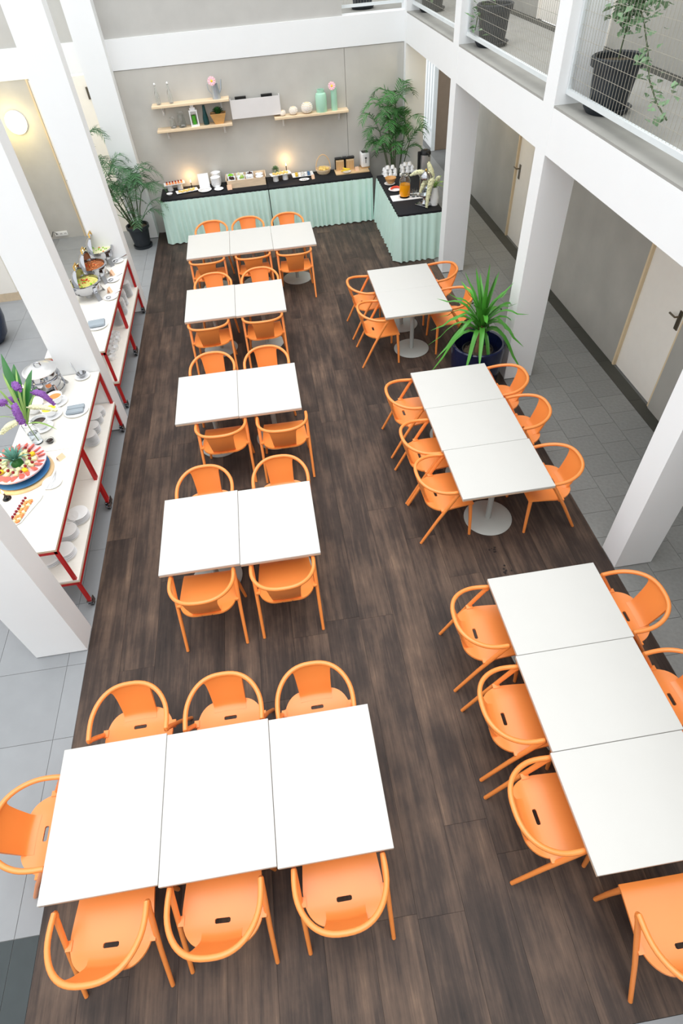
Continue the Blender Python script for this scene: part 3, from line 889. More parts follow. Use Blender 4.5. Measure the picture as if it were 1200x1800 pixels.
for dx, dy, fm, nm in SAL:
    t = thing('square_bowl', 'square white bowl with %s in the wooden crate' % nm, 'bowl', (cx + dx, cy + dy, BZ + 0.052), 0.12 * random.uniform(-1, 1), 'crate salad bowls')
    b = BM()
    s0, s1, h_ = 0.045, 0.07, 0.10
    v = [b.verts.new((sx * s0, sy * s0, 0)) for sx, sy in ((-1, -1), (1, -1), (1, 1), (-1, 1))] + [b.verts.new((sx * s1, sy * s1, h_ + 0.015 * sy)) for sx, sy in ((-1, -1), (1, -1), (1, 1), (-1, 1))]
    for f in ((0, 1, 2, 3), (0, 1, 5, 4), (1, 2, 6, 5), (2, 3, 7, 6), (3, 0, 4, 7)): b.faces.new([v[i] for i in f])
    solid(b, 0.006)
    obj('body', b, 'china', t, smooth=False)
    b = BM()
    for i in range(12): blob(b, (random.uniform(-0.04, 0.04), random.uniform(-0.04, 0.04), 0.085 + random.uniform(0, 0.03)), random.uniform(0.012, 0.024), 7, 4)
    o = obj('salad', b, fm, t)
for k in range(2):
    for j, dy in enumerate((0.08, -0.07)):
        put('bowl', bowl_mesh(0.075, 0.05, 0.5), 'china', (cx + 0.26, cy + dy, BZ + 0.052 + 0.03 * k), 'round white bowl at the right end of the wooden crate', 'bowl', 'round crate bowls')
q = (1.613, 11.784, 0.800); card((q[0], q[1], BZ), 'tan label card leaning at the left front of the wooden crate', 0.1, 0.09, 0.08)
# ball shrub, second candle, pastry tray
q = (2.533, 12.386, 0.800); q = (q[0], min(q[1], 12.10), q[2])
t = thing('small_plant', 'small round leafy plant in a dark pot behind the pastry tray', 'plant', (q[0], q[1], BZ))
obj('pot', lathe(BM(), [(0, 0), (0.04, 0), (0.055, 0.08), (0.045, 0.08), (0, 0.07)], 16), 'navy', t)
b = BM()
for i in range(120):
    a = random.uniform(0, 2 * PI); el = random.uniform(-0.5, 1.5)
    dv = Vector((math.cos(a) * math.cos(el), math.sin(a) * math.cos(el), math.sin(el)))
    p0 = Vector((0, 0, 0.14)) + dv * 0.03
    ribbon(b, [p0, p0 + dv * 0.035, p0 + dv * 0.055], [0.003, 0.010, 0.001], (-math.sin(a), math.cos(a), 0.2))
obj('foliage', b, 'ivy', t)
q = (2.750, 12.449, 0.800); candle((q[0], min(q[1], 12.12), BZ), 'tall slim lit dark candle in the middle of the buffet', 0.17, True, 1.3)
pC = (2.615, 11.958, 0.800)
canape_tray((pC[0], pC[1] + 0.02), math.radians(12), 'white oblong tray of golden pastries raised on pedestals, middle of buffet', 0, 6)
for i in range(8):
    u = -0.13 + i * 0.037; s = 0.022 * (-1) ** i
    put('pastry', blob(BM(), (0, 0, 0.014), (0.027, 0.027, 0.02), 9, 5), 'pastry', (pC[0] + u * math.cos(0.21) - s * math.sin(0.21), pC[1] + 0.02 + u * math.sin(0.21) + s * math.cos(0.21), BZ + 0.110), 'golden pastry on the raised tray in the middle of the buffet', 'pastry', 'golden pastries')
q = (3.052, 12.073, 0.800)
t = thing('jar_tray', 'white rectangular tray holding glass spread jars', 'tray', (q[0], q[1], BZ), 0.03)
obj('tray', rect_tray(BM(), 0.42, 0.24, 0.006, 0.018), 'china', t, smooth=False)
for i in range(3):
    for j in range(2):
        t = thing('spread_jar', 'short glass jar of %s on the white jar tray' % ('pale spread' if i else 'yellow spread'), 'jar', (q[0] - 0.12 + i * 0.12, q[1] - 0.045 + j * 0.09, BZ + 0.012), 0, 'spread jars')
        obj('glass_body', lathe(BM(), [(0, 0), (0.034, 0), (0.036, 0.05), (0.033, 0.05), (0.031, 0.004), (0, 0.004)], 16), 'glass', t)
        obj('spread', lathe(BM(), [(0, 0.005), (0.030, 0.005), (0.030, 0.036), (0, 0.038)], 14), ('yellow', 'china', 'blue')[i], t)
q = (3.056, 11.809, 0.800); o = plate((q[0], q[1], BZ), 0.10, 'oval white plate with butter knives before the jar tray'); o.scale = (1.0, 0.75, 1)
for k in range(3): put('butter_knife', box(BM(), -0.006, 0.006, -0.07, 0.07, 0, 0.003), 'chrome_s', (q[0] - 0.035 + 0.035 * k, q[1], BZ + 0.022), 'butter knife on the oval white plate', 'knife', 'butter knives', 0.1, False)
q = (3.230, 11.847, 0.800); card((q[0], q[1], BZ), 'tan label card at the right end of the jar tray', 0.2, 0.06, 0.07)
# bread basket
q = (3.470, 12.097, 0.800)
t = thing('bread_basket', 'pale wicker basket with a tall hoop handle', 'basket', (q[0], q[1], BZ), 0.06)
b = bowl_mesh(0.15, 0.085, 0.72, 0.01, 28); obj('basket_bowl', b, 'pine', t)
for zz in (0.02, 0.045, 0.07): obj('weave_ring', tube(BM(), [(0.15 * (0.74 + 0.26 * zz / 0.085) * math.cos(a * PI / 14), 0.15 * (0.74 + 0.26 * zz / 0.085) * math.sin(a * PI / 14), zz) for a in range(29)], 0.006, 6), 'pine', t)
obj('handle', tube(BM(), [(0.145 * math.cos(a * PI / 16), 0, 0.07 + 0.25 * math.sin(a * PI / 16)) for a in range(17)], 0.009, 8), 'board', t)
for i in range(8):
    a = i * 2.4; rr = 0.03 + 0.055 * ((i % 3) / 2)
    put('bread_roll', blob(BM(), (0, 0, 0), (0.042, 0.032, 0.028), 10, 6), 'pastry', (q[0] + rr * math.cos(a), q[1] + rr * math.sin(a), BZ + 0.075 + 0.012 * (i % 2)), 'golden bread roll in the wicker basket', 'bread', 'bread rolls', a)
# bread station
q = (4.017, 12.010, 0.800)
put('cutting_board', bevel_box(BM(), -0.33, 0.33, -0.15, 0.15, 0, 0.022, 0.004, 2), 'board', (q[0], q[1], BZ), 'pale wooden board under the bread boxes at the right end of the buffet', 'board')
t = thing('bread_bin', 'black framed bread bin with two slanting wooden boxes', 'box', (q[0] - 0.12, q[1] + 0.10, BZ + 0.022))
b = BM(); box(b, -0.19, 0.19, 0.02, 0.035, 0, 0.20); obj('back_plate', b, 'black', t, smooth=False)
b = BM(); box(b, -0.19, 0.19, -0.06, 0.035, 0.195, 0.21); obj('top_plate', b, 'black', t, smooth=False)
for s in (-1, 1):
    T = Matrix.Translation((s * 0.095, -0.03, 0)) @ Matrix.Rotation(math.radians(18 * s), 4, 'Y') if False else Matrix.Translation((s * 0.10, -0.02, 0.0)) @ Matrix.Rotation(math.radians(8), 4, 'X')
    b = BM(); box(b, -0.075, 0.075, -0.04, 0.02, 0.0, 0.18, T); bx = obj('wooden_box', b, 'board', t, smooth=False)
    b = BM()
    for k in range(4): box(b, -0.06 + 0.035 * k, -0.05 + 0.035 * k, -0.044, -0.04, 0.02, 0.16, T)
    obj('groove', b, 'oak', bx, smooth=False)
obj('grip', tube(BM(), [(-0.05, 0, 0.21), (-0.04, 0, 0.24), (0.04, 0, 0.24), (0.05, 0, 0.21)], 0.008, 6), 'chrome_s', t)
q2 = (3.902, 11.915, 0.820); plate((q2[0], q2[1], BZ + 0.022), 0.085, 'small plate with yellow handled tongs on the wooden board')
put('yellow_tongs', tube(BM(), [(-0.11, -0.02, 0.01), (0.03, -0.015, 0.022), (0.07, 0.0, 0.022), (0.02, 0.02, 0.024), (-0.06, 0.07, 0.03)], 0.013, 6), 'yellow', (q2[0], q2[1], BZ + 0.048), 'yellow handled tongs resting on the small plate', 'tongs')
q2 = (4.110, 11.944, 0.820); card((q2[0], q2[1], BZ + 0.022), 'tan label card on the wooden board beside the white toaster', 0.1, 0.07, 0.07)
q2 = (4.298, 12.118, 0.800)
t = thing('toaster', 'white upright toaster with black top slots', 'toaster', (q2[0], 12.125, BZ + 0.022), 0.08)
b = BM(); bevel_box(b, -0.085, 0.085, -0.10, 0.10, 0.008, 0.26, 0.03, 3); obj('body', b, 'china', t)
b = BM(); bevel_box(b, -0.06, 0.06, -0.075, 0.06, 0.259, 0.266, 0.003, 1); tp_ = obj('top_plate', b, 'black', t)
for s in (-1, 1):
    b = BM(); box(b, -0.05, 0.05, -0.035 * s - 0.014, -0.035 * s + 0.012, 0.262, 0.268); obj('slot', b, 'handle', tp_, smooth=False)
b = BM(); box(b, -0.006, 0.006, -0.104, -0.10, 0.09, 0.19); lv = obj('lever_slot', b, 'dark', t, smooth=False)
b = BM(); box(b, -0.018, 0.018, -0.118, -0.104, 0.17, 0.185); obj('lever', b, 'black', lv, smooth=False)
b = BM(); bevel_box(b, -0.085, 0.085, -0.10, 0.10, 0.0, 0.01, 0.003, 1); obj('foot', b, 'oak', t)

# ------------------------------------------------------------------ drinks table
def make_cup(label, group, inv=False):
    t = thing('coffee_cup', label, 'cup', (0, 0, 0), 0, group)
    F = (lambda b: (bmesh.ops.scale(b, vec=(1, 1, -1), verts=list(b.verts)), bmesh.ops.translate(b, vec=(0, 0, 0.055), verts=list(b.verts)), b)[2]) if inv else (lambda b: b)
    obj('body', F(bowl_mesh(0.043, 0.055, 0.6, 0.004, 20)), 'china', t)
    obj('handle', F(tube(BM(), [(0.036, 0, 0.044), (0.056, 0, 0.042), (0.060, 0, 0.028), (0.050, 0, 0.016), (0.034, 0, 0.014)], 0.0045, 6)), 'china', t)
    return t
cups = None
cupq = (4.690, 11.513, 0.800); cupq2 = (5.040, 11.589, 0.800)
for base, rows, lb, gp in ((cupq, ((5, 0.0), (4, 0.058), (2, 0.116)), 'white cup in the left pile at the far end of the drinks table', 'left cup pile'), (cupq2, ((5, 0.0), (4, 0.058), (2, 0.116)), 'white cup in the right pile before the steel airpot', 'right cup pile')):
    for n, dz in rows:
        for i in range(n):
            cols_ = 3 if n > 2 else 2
            x = base[0] + ((i % cols_) - (cols_ - 1) / 2) * 0.092 + random.uniform(-0.004, 0.004)
            y = base[1] + (i // cols_) * 0.095 + (0.03 if dz > 0.05 else 0)
            if cups is None:
                cups = make_cup(lb, gp, True); cups.location = (x, y, BZ + dz); cups.rotation_euler[2] = 1.0
            else:
                dup(cups, (x, y, BZ + dz), random.uniform(0, 6), lb, gp)
for k in range(4): plate((cupq2[0] + 0.16, cupq2[1] - 0.12, BZ + k * 0.009), 0.07, 'white saucer in the low stack left of the airpot', 'saucer stack')
for k in range(4): plate((cupq[0] + 0.22, cupq[1] - 0.12, BZ + k * 0.009), 0.07, 'white saucer in the low stack behind the wooden bowl', 'saucer stack by bowl')
q = (4.584, 11.075, 0.800); plate((q[0], q[1], BZ), 0.10, 'white saucer under the wooden bowl')
put('wooden_bowl', bowl_mesh(0.105, 0.085, 0.5, 0.009), 'oak', (q[0] + 0.02, q[1] + 0.01, BZ + 0.024), 'round warm wooden bowl on the drinks table', 'bowl')
q = (4.620, 10.762, 0.800); o = plate((q[0], q[1], BZ), 0.12, 'white plate with red garnish left of the juice jar')
put('garnish', tube(BM(), [(-0.07, 0.02, 0.01), (-0.02, 0.06, 0.02), (0.05, 0.06, 0.02), (0.09, 0.03, 0.01)], 0.018, 7), 'chili', (q[0], q[1], BZ + 0.012), 'red fruit garnish on the white plate', 'food')
qa = (4.468, 10.187, 0.800); qb = (5.223, 10.220, 0.800)
put('long_tray', bevel_box(BM(), -0.36, 0.33, -0.13, 0.13, 0, 0.014, 0.004, 1), 'china', ((qa[0] + qb[0]) / 2 - 0.02, (qa[1] + qb[1]) / 2 + 0.14, BZ), 'long white tray under the juice jar and tumblers', 'tray', None, 0.0)
ty = (qa[1] + qb[1]) / 2 + 0.14
q = (4.705, 10.217, 0.820)
t = thing('juice_dispenser', 'glass jar of orange juice with a tap on a wire stand', 'dispenser', (q[0], ty, BZ + 0.014))
obj('stand', lathe(BM(), [(0, 0.0), (0.085, 0.0), (0.085, 0.006), (0.075, 0.006), (0.075, 0.0)], 24), 'black', t)
for a in range(4): obj('stand_leg', tube(BM(), [(0.085 * math.cos(a * PI / 2 + .6), 0.085 * math.sin(a * PI / 2 + .6), 0), (0.09 * math.cos(a * PI / 2 + .6), 0.09 * math.sin(a * PI / 2 + .6), 0.06)], 0.004, 6), 'black', t)
obj('juice', lathe(BM(), [(0, 0.026), (0.088, 0.028), (0.094, 0.04), (0.094, 0.209), (0, 0.209)], 28), 'juice', t)
obj('glass_jar', lathe(BM(), [(0.094, 0.21), (0.094, 0.27), (0.085, 0.30), (0.06, 0.325), (0.06, 0.35), (0.057, 0.35), (0.057, 0.325), (0.082, 0.298), (0.0905, 0.27), (0.0905, 0.21), (0.094, 0.21)], 28), 'glass', t)
obj('jar_lid', lathe(BM(), [(0, 0.35), (0.064, 0.35), (0.064, 0.368), (0.02, 0.375), (0.016, 0.39), (0, 0.392)], 20), 'glass', t)
obj('tap', tube(BM(), [(-0.09, -0.03, 0.05), (-0.125, -0.04, 0.05), (-0.125, -0.04, 0.03)], 0.011, 8), 'china', t)
for k, (dx, dy) in enumerate(((0.13, 0.05), (0.20, 0.04), (0.15, -0.04), (0.23, -0.05))):
    put('tumbler', lathe(BM(), [(0, 0), (0.032, 0), (0.036, 0.10), (0.033, 0.10), (0.029, 0.006), (0, 0.006)], 18), 'glass', (q[0] + dx, ty + dy, BZ + 0.014), 'clear glass tumbler between the juice jar and the water dispenser', 'glass', 'tumblers')
q = (4.964, 9.921, 0.800)
t = thing('water_dispenser', 'chrome water dispenser with domed lid on a square foot', 'dispenser', (q[0], q[1], BZ), 0.7)
b = BM(); bevel_box(b, -0.12, 0.12, -0.12, 0.12, 0, 0.03, 0.006, 2); obj('foot', b, 'chrome', t)
obj('pedestal', lathe(BM(), [(0, 0.03), (0.06, 0.03), (0.045, 0.05), (0.03, 0.09), (0.03, 0.13), (0.06, 0.15), (0, 0.15)], 24), 'chrome', t)
obj('ring_base', lathe(BM(), [(0, 0.15), (0.103, 0.15), (0.108, 0.165), (0.103, 0.18), (0, 0.18)], 28), 'chrome', t)
obj('glass_cylinder', lathe(BM(), [(0.103, 0.18), (0.103, 0.42), (0.099, 0.42), (0.099, 0.18)], 28), 'glass', t)
obj('water', lathe(BM(), [(0, 0.181), (0.097, 0.181), (0.097, 0.29), (0, 0.29)], 28), 'water', t)
ld = obj('dome_lid', lathe(BM(), [(0.106, 0.42), (0.108, 0.43), (0.100, 0.47), (0.075, 0.505), (0.04, 0.525), (0, 0.532)], 28), 'chrome', t)
obj('knob', blob(BM(), (0, 0, 0.545), 0.018), 'gold', ld)
obj('tap', tube(BM(), [(-0.06, -0.07, 0.165), (-0.085, -0.11, 0.165), (-0.085, -0.11, 0.14)], 0.010, 8), 'chrome', t)
q = (5.328, 11.392, 0.800)
t = thing('airpot', 'tall steel airpot with black pump lid and handle', 'thermos', (q[0], q[1], BZ), 0.2)
obj('body', lathe(BM(), [(0, 0.02), (0.098, 0.02), (0.098, 0.34), (0, 0.34)], 28), 'chrome_s', t)
obj('base_ring', lathe(BM(), [(0, 0), (0.10, 0), (0.10, 0.02), (0, 0.02)], 28), 'black', t)
tp_ = obj('pump_lid', lathe(BM(), [(0.10, 0.34), (0.102, 0.37), (0.085, 0.40), (0.05, 0.41), (0, 0.41)], 28), 'black', t)
obj('pump_button', lathe(BM(), [(0.035, 0.41), (0.035, 0.425), (0, 0.43)], 18), 'handle', tp_)
b = BM(); bevel_box(b, -0.155, -0.105, -0.02, 0.02, 0.05, 0.40, 0.01, 2); box(b, -0.11, -0.08, -0.015, 0.015, 0.34, 0.385); obj('carry_handle', b, 'black', t)
obj('spout', tube(BM(), [(0, -0.08, 0.37), (0, -0.14, 0.37), (0, -0.15, 0.33)], 0.015, 8), 'black', t)

# ------------------------------------------------------------------ flower spikes
def spike(b, pts, r0, n=10):
    pts = [Vector(p) for p in pts]; k = len(pts)
    rs = [r0 * (0.35 + 0.65 * math.sin(PI * (0.25 + 0.72 * i / (k - 1)))) for i in range(k)]
    tube(b, pts, rs, n)
    for i in range(1, k):
        for j in range(22):
            a = random.uniform(0, 2 * PI)
            u = random.random(); p = pts[i - 1].lerp(pts[i], u); rr = rs[i] * 0.95
            off = Vector((math.cos(a), math.sin(a), math.sin(a * 2) * 0.6)) * rr
            blob(b, p + off, r0 * random.uniform(0.2, 0.34), 5, 3)
    return b
def arc(p0, p1, sag, n=8):
    p0, p1 = Vector(p0), Vector(p1)
    return [p0.lerp(p1, i / (n - 1)) + Vector((0, 0, sag * math.sin(PI * i / (n - 1)))) for i in range(n)]
q = (5.361, 10.010, 0.800)
t = thing('flower_vase', 'white vase of drooping cream flower spikes beside the right column', 'vase', (5.12, 9.88, BZ))
obj('vase', lathe(BM(), [(0, 0), (0.06, 0), (0.075, 0.12), (0.05, 0.26), (0.055, 0.28), (0.045, 0.28), (0.045, 0.2), (0, 0.1)], 20), 'china', t)
for e0, e1, sg, r in (((-0.02, 0, 0.3), (-0.40, 0.12, 0.46), 0.12, 0.04), ((-0.02, 0.0, 0.30), (-0.10, 0.12, 0.62), 0.02, 0.042), ((0, 0, 0.28), (-0.26, -0.02, 0.24), 0.16, 0.044), ((-0.02, 0, 0.28), (-0.17, -0.14, 0.02), 0.24, 0.042), ((0, 0, 0.30), (0.03, -0.12, 0.46), 0.04, 0.03)):
    A = arc(e0, e1, sg, 12)
    st = obj('stem', tube(BM(), A[:6], 0.004, 5), 'grass', t)
    obj('flower_spike', spike(BM(), A[4:], r), 'creamf', t)
for i in range(9):
    a = i * 0.75; e = Vector((math.cos(a) * 0.17, math.sin(a) * 0.13 - 0.03, 0.34 + 0.1 * math.sin(i * 2.2)))
    obj('leaf', ribbon(BM(), arc((0, 0, 0.27), e, 0.05, 5), [0.005, 0.016, 0.018, 0.012, 0.001], (-math.sin(a), math.cos(a), 0.1)), 'grass', t)

# ------------------------------------------------------------------ serving trolleys
TZ = 0.90
def trolley(y0, y1, label):
    x0, x1 = -0.745, -0.012
    t = thing('serving_trolley', label, 'trolley', ((x0 + x1) / 2, (y0 + y1) / 2, 0), 0, 'red framed serving trolleys')
    w, l = (x1 - x0) / 2, (y1 - y0) / 2
    b = BM(); box(b, -w, w, -l, l, TZ - 0.006, TZ); tp = obj('top_board', b, 'shelf_white', t, smooth=False)
    b = BM(); box(b, -w, w, -l, l, TZ - 0.026, TZ - 0.006); obj('plywood_edge', b, 'ply2', tp, smooth=False)
    b = BM(); box(b, -w, w + 0.02, -l, l, 0.425, 0.445); sh = obj('shelf_board', b, 'shelf_white', t, smooth=False)
    b = BM(); box(b, -w, w + 0.02, -l, l, 0.409, 0.425); obj('plywood_edge', b, 'ply2', sh, smooth=False)
    for nm, z0, z1 in (('top_frame', TZ - 0.060, TZ - 0.026), ('shelf_frame', 0.375, 0.409)):
        b = BM()
        ex = 0.02 if nm == 'shelf_frame' else 0
        box(b, -w, -w + 0.026, -l, l, z0, z1); box(b, w - 0.026 + ex, w + ex, -l, l, z0, z1)
        box(b, -w, w, -l, -l + 0.026, z0, z1); box(b, -w, w, l - 0.026, l, z0, z1)
        obj(nm, b, 'red', t, smooth=False)
    for sx in (-1, 1):
        for sy in (-1, 1):
            cx_, cy_ = sx * (w - 0.013), sy * (l - 0.0145)
            b = BM(); box(b, cx_ - 0.017, cx_ + 0.017, cy_ - 0.013, cy_ + 0.013, 0.10, TZ - 0.027); obj('leg', b, 'red', t, smooth=False)
            c_ = obj('caster', lathe(BM(), [(0, -0.014), (0.036, -0.014), (0.038, 0), (0.036, 0.014), (0, 0.014)], 18, T=Matrix.Translation((cx_, cy_ - 0.02 * sy, 0.038)) @ Matrix.Rotation(PI / 2, 4, 'Y')), 'black', t)
            b = BM(); box(b, cx_ - 0.024, cx_ - 0.016, cy_ - 0.0125 - 0.02 * sy - 0.02, cy_ - 0.02 * sy + 0.0325, 0.03, 0.10); box(b, cx_ + 0.016, cx_ + 0.024, cy_ - 0.0325 - 0.02 * sy, cy_ - 0.02 * sy + 0.0325, 0.03, 0.10); box(b, cx_ - 0.024, cx_ + 0.024, cy_ - 0.03, cy_ + 0.013, 0.085, 0.102)
            box(b, cx_ - 0.02, cx_ + 0.02, cy_ - 0.02 * sy - 0.05, cy_ - 0.02 * sy - 0.03, 0.06, 0.07)
            obj('fork', b, 'chrome', c_, smooth=False)
    return t
trolley(3.085, 4.455, 'red framed white trolley with the fruit platter, nearest the camera')
trolley(4.460, 5.838, 'red framed white trolley with the soup kettle and flower vase')
trolley(6.290, 7.655, 'red framed white trolley with stacked cups on its shelf')
trolley(7.660, 8.955, 'red framed white trolley with the three roll top chafing dishes')
SZ = 0.445
# plates on the lower shelves
ST = [((-0.099, 3.878, 0.570), 0.105, 8, 'nearest trolley, farthest stack'), ((-0.167, 3.828, 0.520), 0.09, 7, 'nearest trolley, second stack from the far end'), ((-0.167, 3.660, 0.530), 0.10, 8, 'nearest trolley, third stack from the far end'), ((-0.151, 3.410, 0.530), 0.10, 8, 'nearest trolley, stack nearest the red corner leg')]
for i, (p_, r_, n_, lb) in enumerate(ST):
    plate_stack(p_[0], p_[1], SZ, r_, max(4, int(n_ * 0.72)), 0.0175, 'white plate on the shelf of the %s' % lb, 'plates ' + lb)
p_ = (-0.249, 3.400, 0.470); plate_stack(p_[0] - 0.05, p_[1] - 0.02, SZ, 0.12, 3, 0.0175, 'broad white plate in the low stack at the near end of the nearest trolley shelf', 'broad plates near end')
ST = [((-0.124, 5.073, 0.580), 0.085, 11, 'kettle trolley, nearest stack'), ((-0.132, 5.274, 0.570), 0.085, 9, 'kettle trolley, second stack'), ((-0.131, 5.458, 0.570), 0.085, 8, 'kettle trolley, third stack'), ((-0.125, 5.602, 0.570), 0.085, 7, 'kettle trolley, farthest stack')]
for i, (p_, r_, n_, lb) in enumerate(ST):
    plate_stack(p_[0] - 0.02, p_[1], SZ, r_, max(4, int(n_ * 0.75)), 0.0175, 'small white plate on the shelf of the %s' % lb, 'plates ' + lb)
ST = [(-0.13, 8.66, 15, 'farthest'), (-0.17, 8.37, 15, 'third'), (-0.15, 8.10, 15, 'second'), (-0.17, 7.82, 15, 'nearest')]
for x, y, n_, lb in ST:
    plate_stack(x, y, SZ, 0.10, n_ - 3, 0.0185, 'white plate in the %s tall stack under the chafing dishes' % lb, lb + ' tall plate stack')
ucup = make_cup('white cup at the near end of the double row on the cup trolley shelf', 'cup trolley shelf'); ucup.location = (-0.13, 6.84, SZ)
for r_ in range(5):
    for c_ in range(2):
        dup(ucup, (-0.13 - 0.12 * c_ + 0.02 * (r_ % 2), 6.95 + 0.125 * r_, SZ), random.uniform(0, 6), 'white cup in the double row on the shelf of the cup trolley', 'cup trolley shelf')
for r_ in range(4):
    dup(ucup, (-0.15, 7.0 + 0.125 * r_, SZ + 0.058), random.uniform(0, 6), 'white cup stacked on top in the row on the cup trolley shelf', 'cup trolley upper cups')

# nearest trolley top: fruit platter
q = (-0.538, 4.182, 0.980)
FX, FY = q[0], q[1]
put('round_board', lathe(BM(), [(0, 0), (0.29, 0), (0.295, 0.01), (0.29, 0.02), (0, 0.02)], 40), 'board', (FX + 0.02, FY - 0.03, TZ), 'round pale wooden board under the fruit platter', 'board')
put('blue_plate', lathe(BM(), [(0, 0), (0.20, 0), (0.272, 0.02), (0.272, 0.028), (0.2, 0.012), (0, 0.01)], 40), 'blue', (FX + 0.015, FY - 0.02, TZ + 0.02), 'large blue glazed plate between the board and the fruit bowl', 'plate')
put('fruit_bowl', lathe(BM(), [(0, 0), (0.2, 0), (0.27, 0.05), (0.282, 0.075), (0.27, 0.08), (0.2, 0.06), (0, 0.055)], 40), 'rind', (FX, FY, TZ + 0.048), 'wide pale pink fruit bowl on the blue plate', 'bowl')
FZ = TZ + 0.048 + 0.06
for i in range(22):
    a = 2 * PI * i / 22
    T = Matrix.Rotation(a, 4, 'Z') @ Matrix.Translation((0.235, 0, 0.018)) @ Matrix.Rotation(math.radians(55), 4, 'X')
    b = BM()
    v = [b.verts.new(T @ Vector(p)) for p in ((-0.04, 0, -0.025), (0.04, 0, -0.028), (0.035, 0, 0.028), (-0.03, 0, 0.018))]
    b.faces.new(v); solid(b, 0.012)
    put('watermelon_slice', b, 'melon', (FX, FY, FZ), 'pink watermelon slice in the ring around the fruit bowl', 'fruit', 'watermelon ring', 0, False)
for i in range(12):
    a = 2 * PI * i / 12 + 0.2; rr = 0.165
    m_, nm, lb, gp = [('honeydew', 'melon_cube', 'pale melon pieces heaped inside the watermelon ring', 'pale melon pieces'), ('yellow', 'mango_piece', 'yellow mango piece inside the watermelon ring', 'mango pieces'), ('honeydew', 'melon_cube', 'pale melon pieces heaped inside the watermelon ring', 'pale melon pieces')][i % 3]
    b = BM(); bevel_box(b, -0.028, 0.028, -0.022, 0.022, -0.012, 0.018, 0.006, 1)
    put(nm, b, m_, (FX + rr * math.cos(a), FY + rr * math.sin(a), FZ + 0.014), lb, 'fruit', gp, a)
    b = BM(); bevel_box(b, -0.024, 0.024, -0.02, 0.02, -0.012, 0.018, 0.006, 1)
    put('melon_cube', b, 'honeydew', (FX + 0.115 * math.cos(a + .2), FY + 0.115 * math.sin(a + .2), FZ + 0.018), 'pale melon pieces heaped inside the watermelon ring', 'fruit', 'pale melon pieces', a + .4)
for i in range(16):
    a = 2 * PI * i / 16 + 0.5; rr = 0.135 + 0.06 * ((i * 7) % 5) / 4
    put('grape', blob(BM(), (0, 0, 0), (0.017, 0.015, 0.015), 9, 6), 'grape', (FX + rr * math.cos(a), FY + rr * math.sin(a), FZ + 0.044), 'red grape scattered on the fruit bowl', 'fruit', 'fruit bowl grapes', a)
t = thing('pineapple_crown', 'spiky grey green pineapple crown in the middle of the fruit bowl', 'fruit', (FX, FY + 0.01, FZ))
obj('crown_base', lathe(BM(), [(0, 0), (0.06, 0), (0.05, 0.05), (0.025, 0.07), (0, 0.07)], 14), 'biglf', t)
for i in range(26):
    a = i * 2.4; el = 0.25 + 0.95 * i / 26; L = 0.17 - 0.03 * (i / 26)
    e = Vector((math.cos(a) * math.cos(el), math.sin(a) * math.cos(el), math.sin(el))) * L
    obj('crown_leaf', ribbon(BM(), arc((0.02 * math.cos(a), 0.02 * math.sin(a), 0.05), (e.x, e.y, 0.05 + e.z), 0.02, 5), [0.012, 0.014, 0.011, 0.007, 0.001], (-math.sin(a), math.cos(a), 0)), 'pineap', t)
q = (-0.181, 4.312, 0.900); card((q[0], q[1], TZ), 'tan label card beside the fruit bowl on the nearest trolley', 0.9, 0.075, 0.05)
q = (-0.197, 3.951, 0.900); plate((q[0], q[1], TZ), 0.095, 'round white plate with steel tongs on the nearest trolley')
put('tongs', tube(BM(), [(-0.05, -0.09, 0.006), (0.0, 0.02, 0.02), (0.025, 0.13, 0.03), (0.03, 0.02, 0.02), (-0.01, -0.09, 0.006)], 0.007, 6), 'chrome_s', (q[0], q[1], TZ + 0.012), 'steel tongs on the round plate of the nearest trolley', 'tongs')
q = (-0.600, 3.824, 0.900); candle((q[0], q[1], TZ), 'lit candle in a clear glass holder on the nearest trolley', 0.05, True, 0.6)
q = (-0.425, 3.640, 0.900)
b = BM()
out_ = [(-0.085, 0.19), (0.0, 0.215), (0.10, 0.19), (0.105, 0.13), (0.07, -0.05), (0.05, -0.17), (0.01, -0.21), (-0.05, -0.19), (-0.09, -0.06), (-0.10, 0.08)]
lo_ = [b.verts.new((x * 0.86, y * 0.9, 0)) for x, y in out_]; hi_ = [b.verts.new((x, y, 0.016)) for x, y in out_]
b.faces.new(lo_)
for i in range(len(out_)):
    j = (i + 1) % len(out_); b.faces.new((lo_[i], lo_[j], hi_[j], hi_[i]))
solid(b, 0.006)
put('leaf_platter', b, 'china', (q[0] + 0.03, q[1], TZ), 'leaf shaped white platter of cut fruit on the nearest trolley', 'platter', None, -0.25, False)
cs, sn = math.cos(-0.25), math.sin(-0.25)
for i in range(10):
    for j in range(2):
        u, v_ = -0.015 + 0.035 * j, 0.10 - 0.029 * i
        b = BM(); bevel_box(b, -0.018, 0.018, -0.014, 0.014, -0.008, 0.014, 0.005, 1)
        mm = 'mango' if (i + j) % 3 else 'honeydew'
        put('fruit_cube', b, mm, (q[0] + 0.03 + cs * u - sn * v_, q[1] + sn * u + cs * v_, TZ + 0.018), ('orange' if mm == 'mango' else 'pale') + ' fruit cube in the line along the leaf shaped platter', 'fruit', ('orange' if mm == 'mango' else 'pale') + ' platter cubes', i * 0.4)
for i in range(9):
    u, v_ = -0.052 - 0.004 * (i % 2), 0.13 - 0.034 * i
    put('grape', blob(BM(), (0, 0, 0), 0.014, 8, 6), 'grape', (q[0] + 0.03 + cs * u - sn * v_, q[1] + sn * u + cs * v_, TZ + 0.02), 'red grape in the row along the left edge of the leaf shaped platter', 'fruit', 'platter grapes')

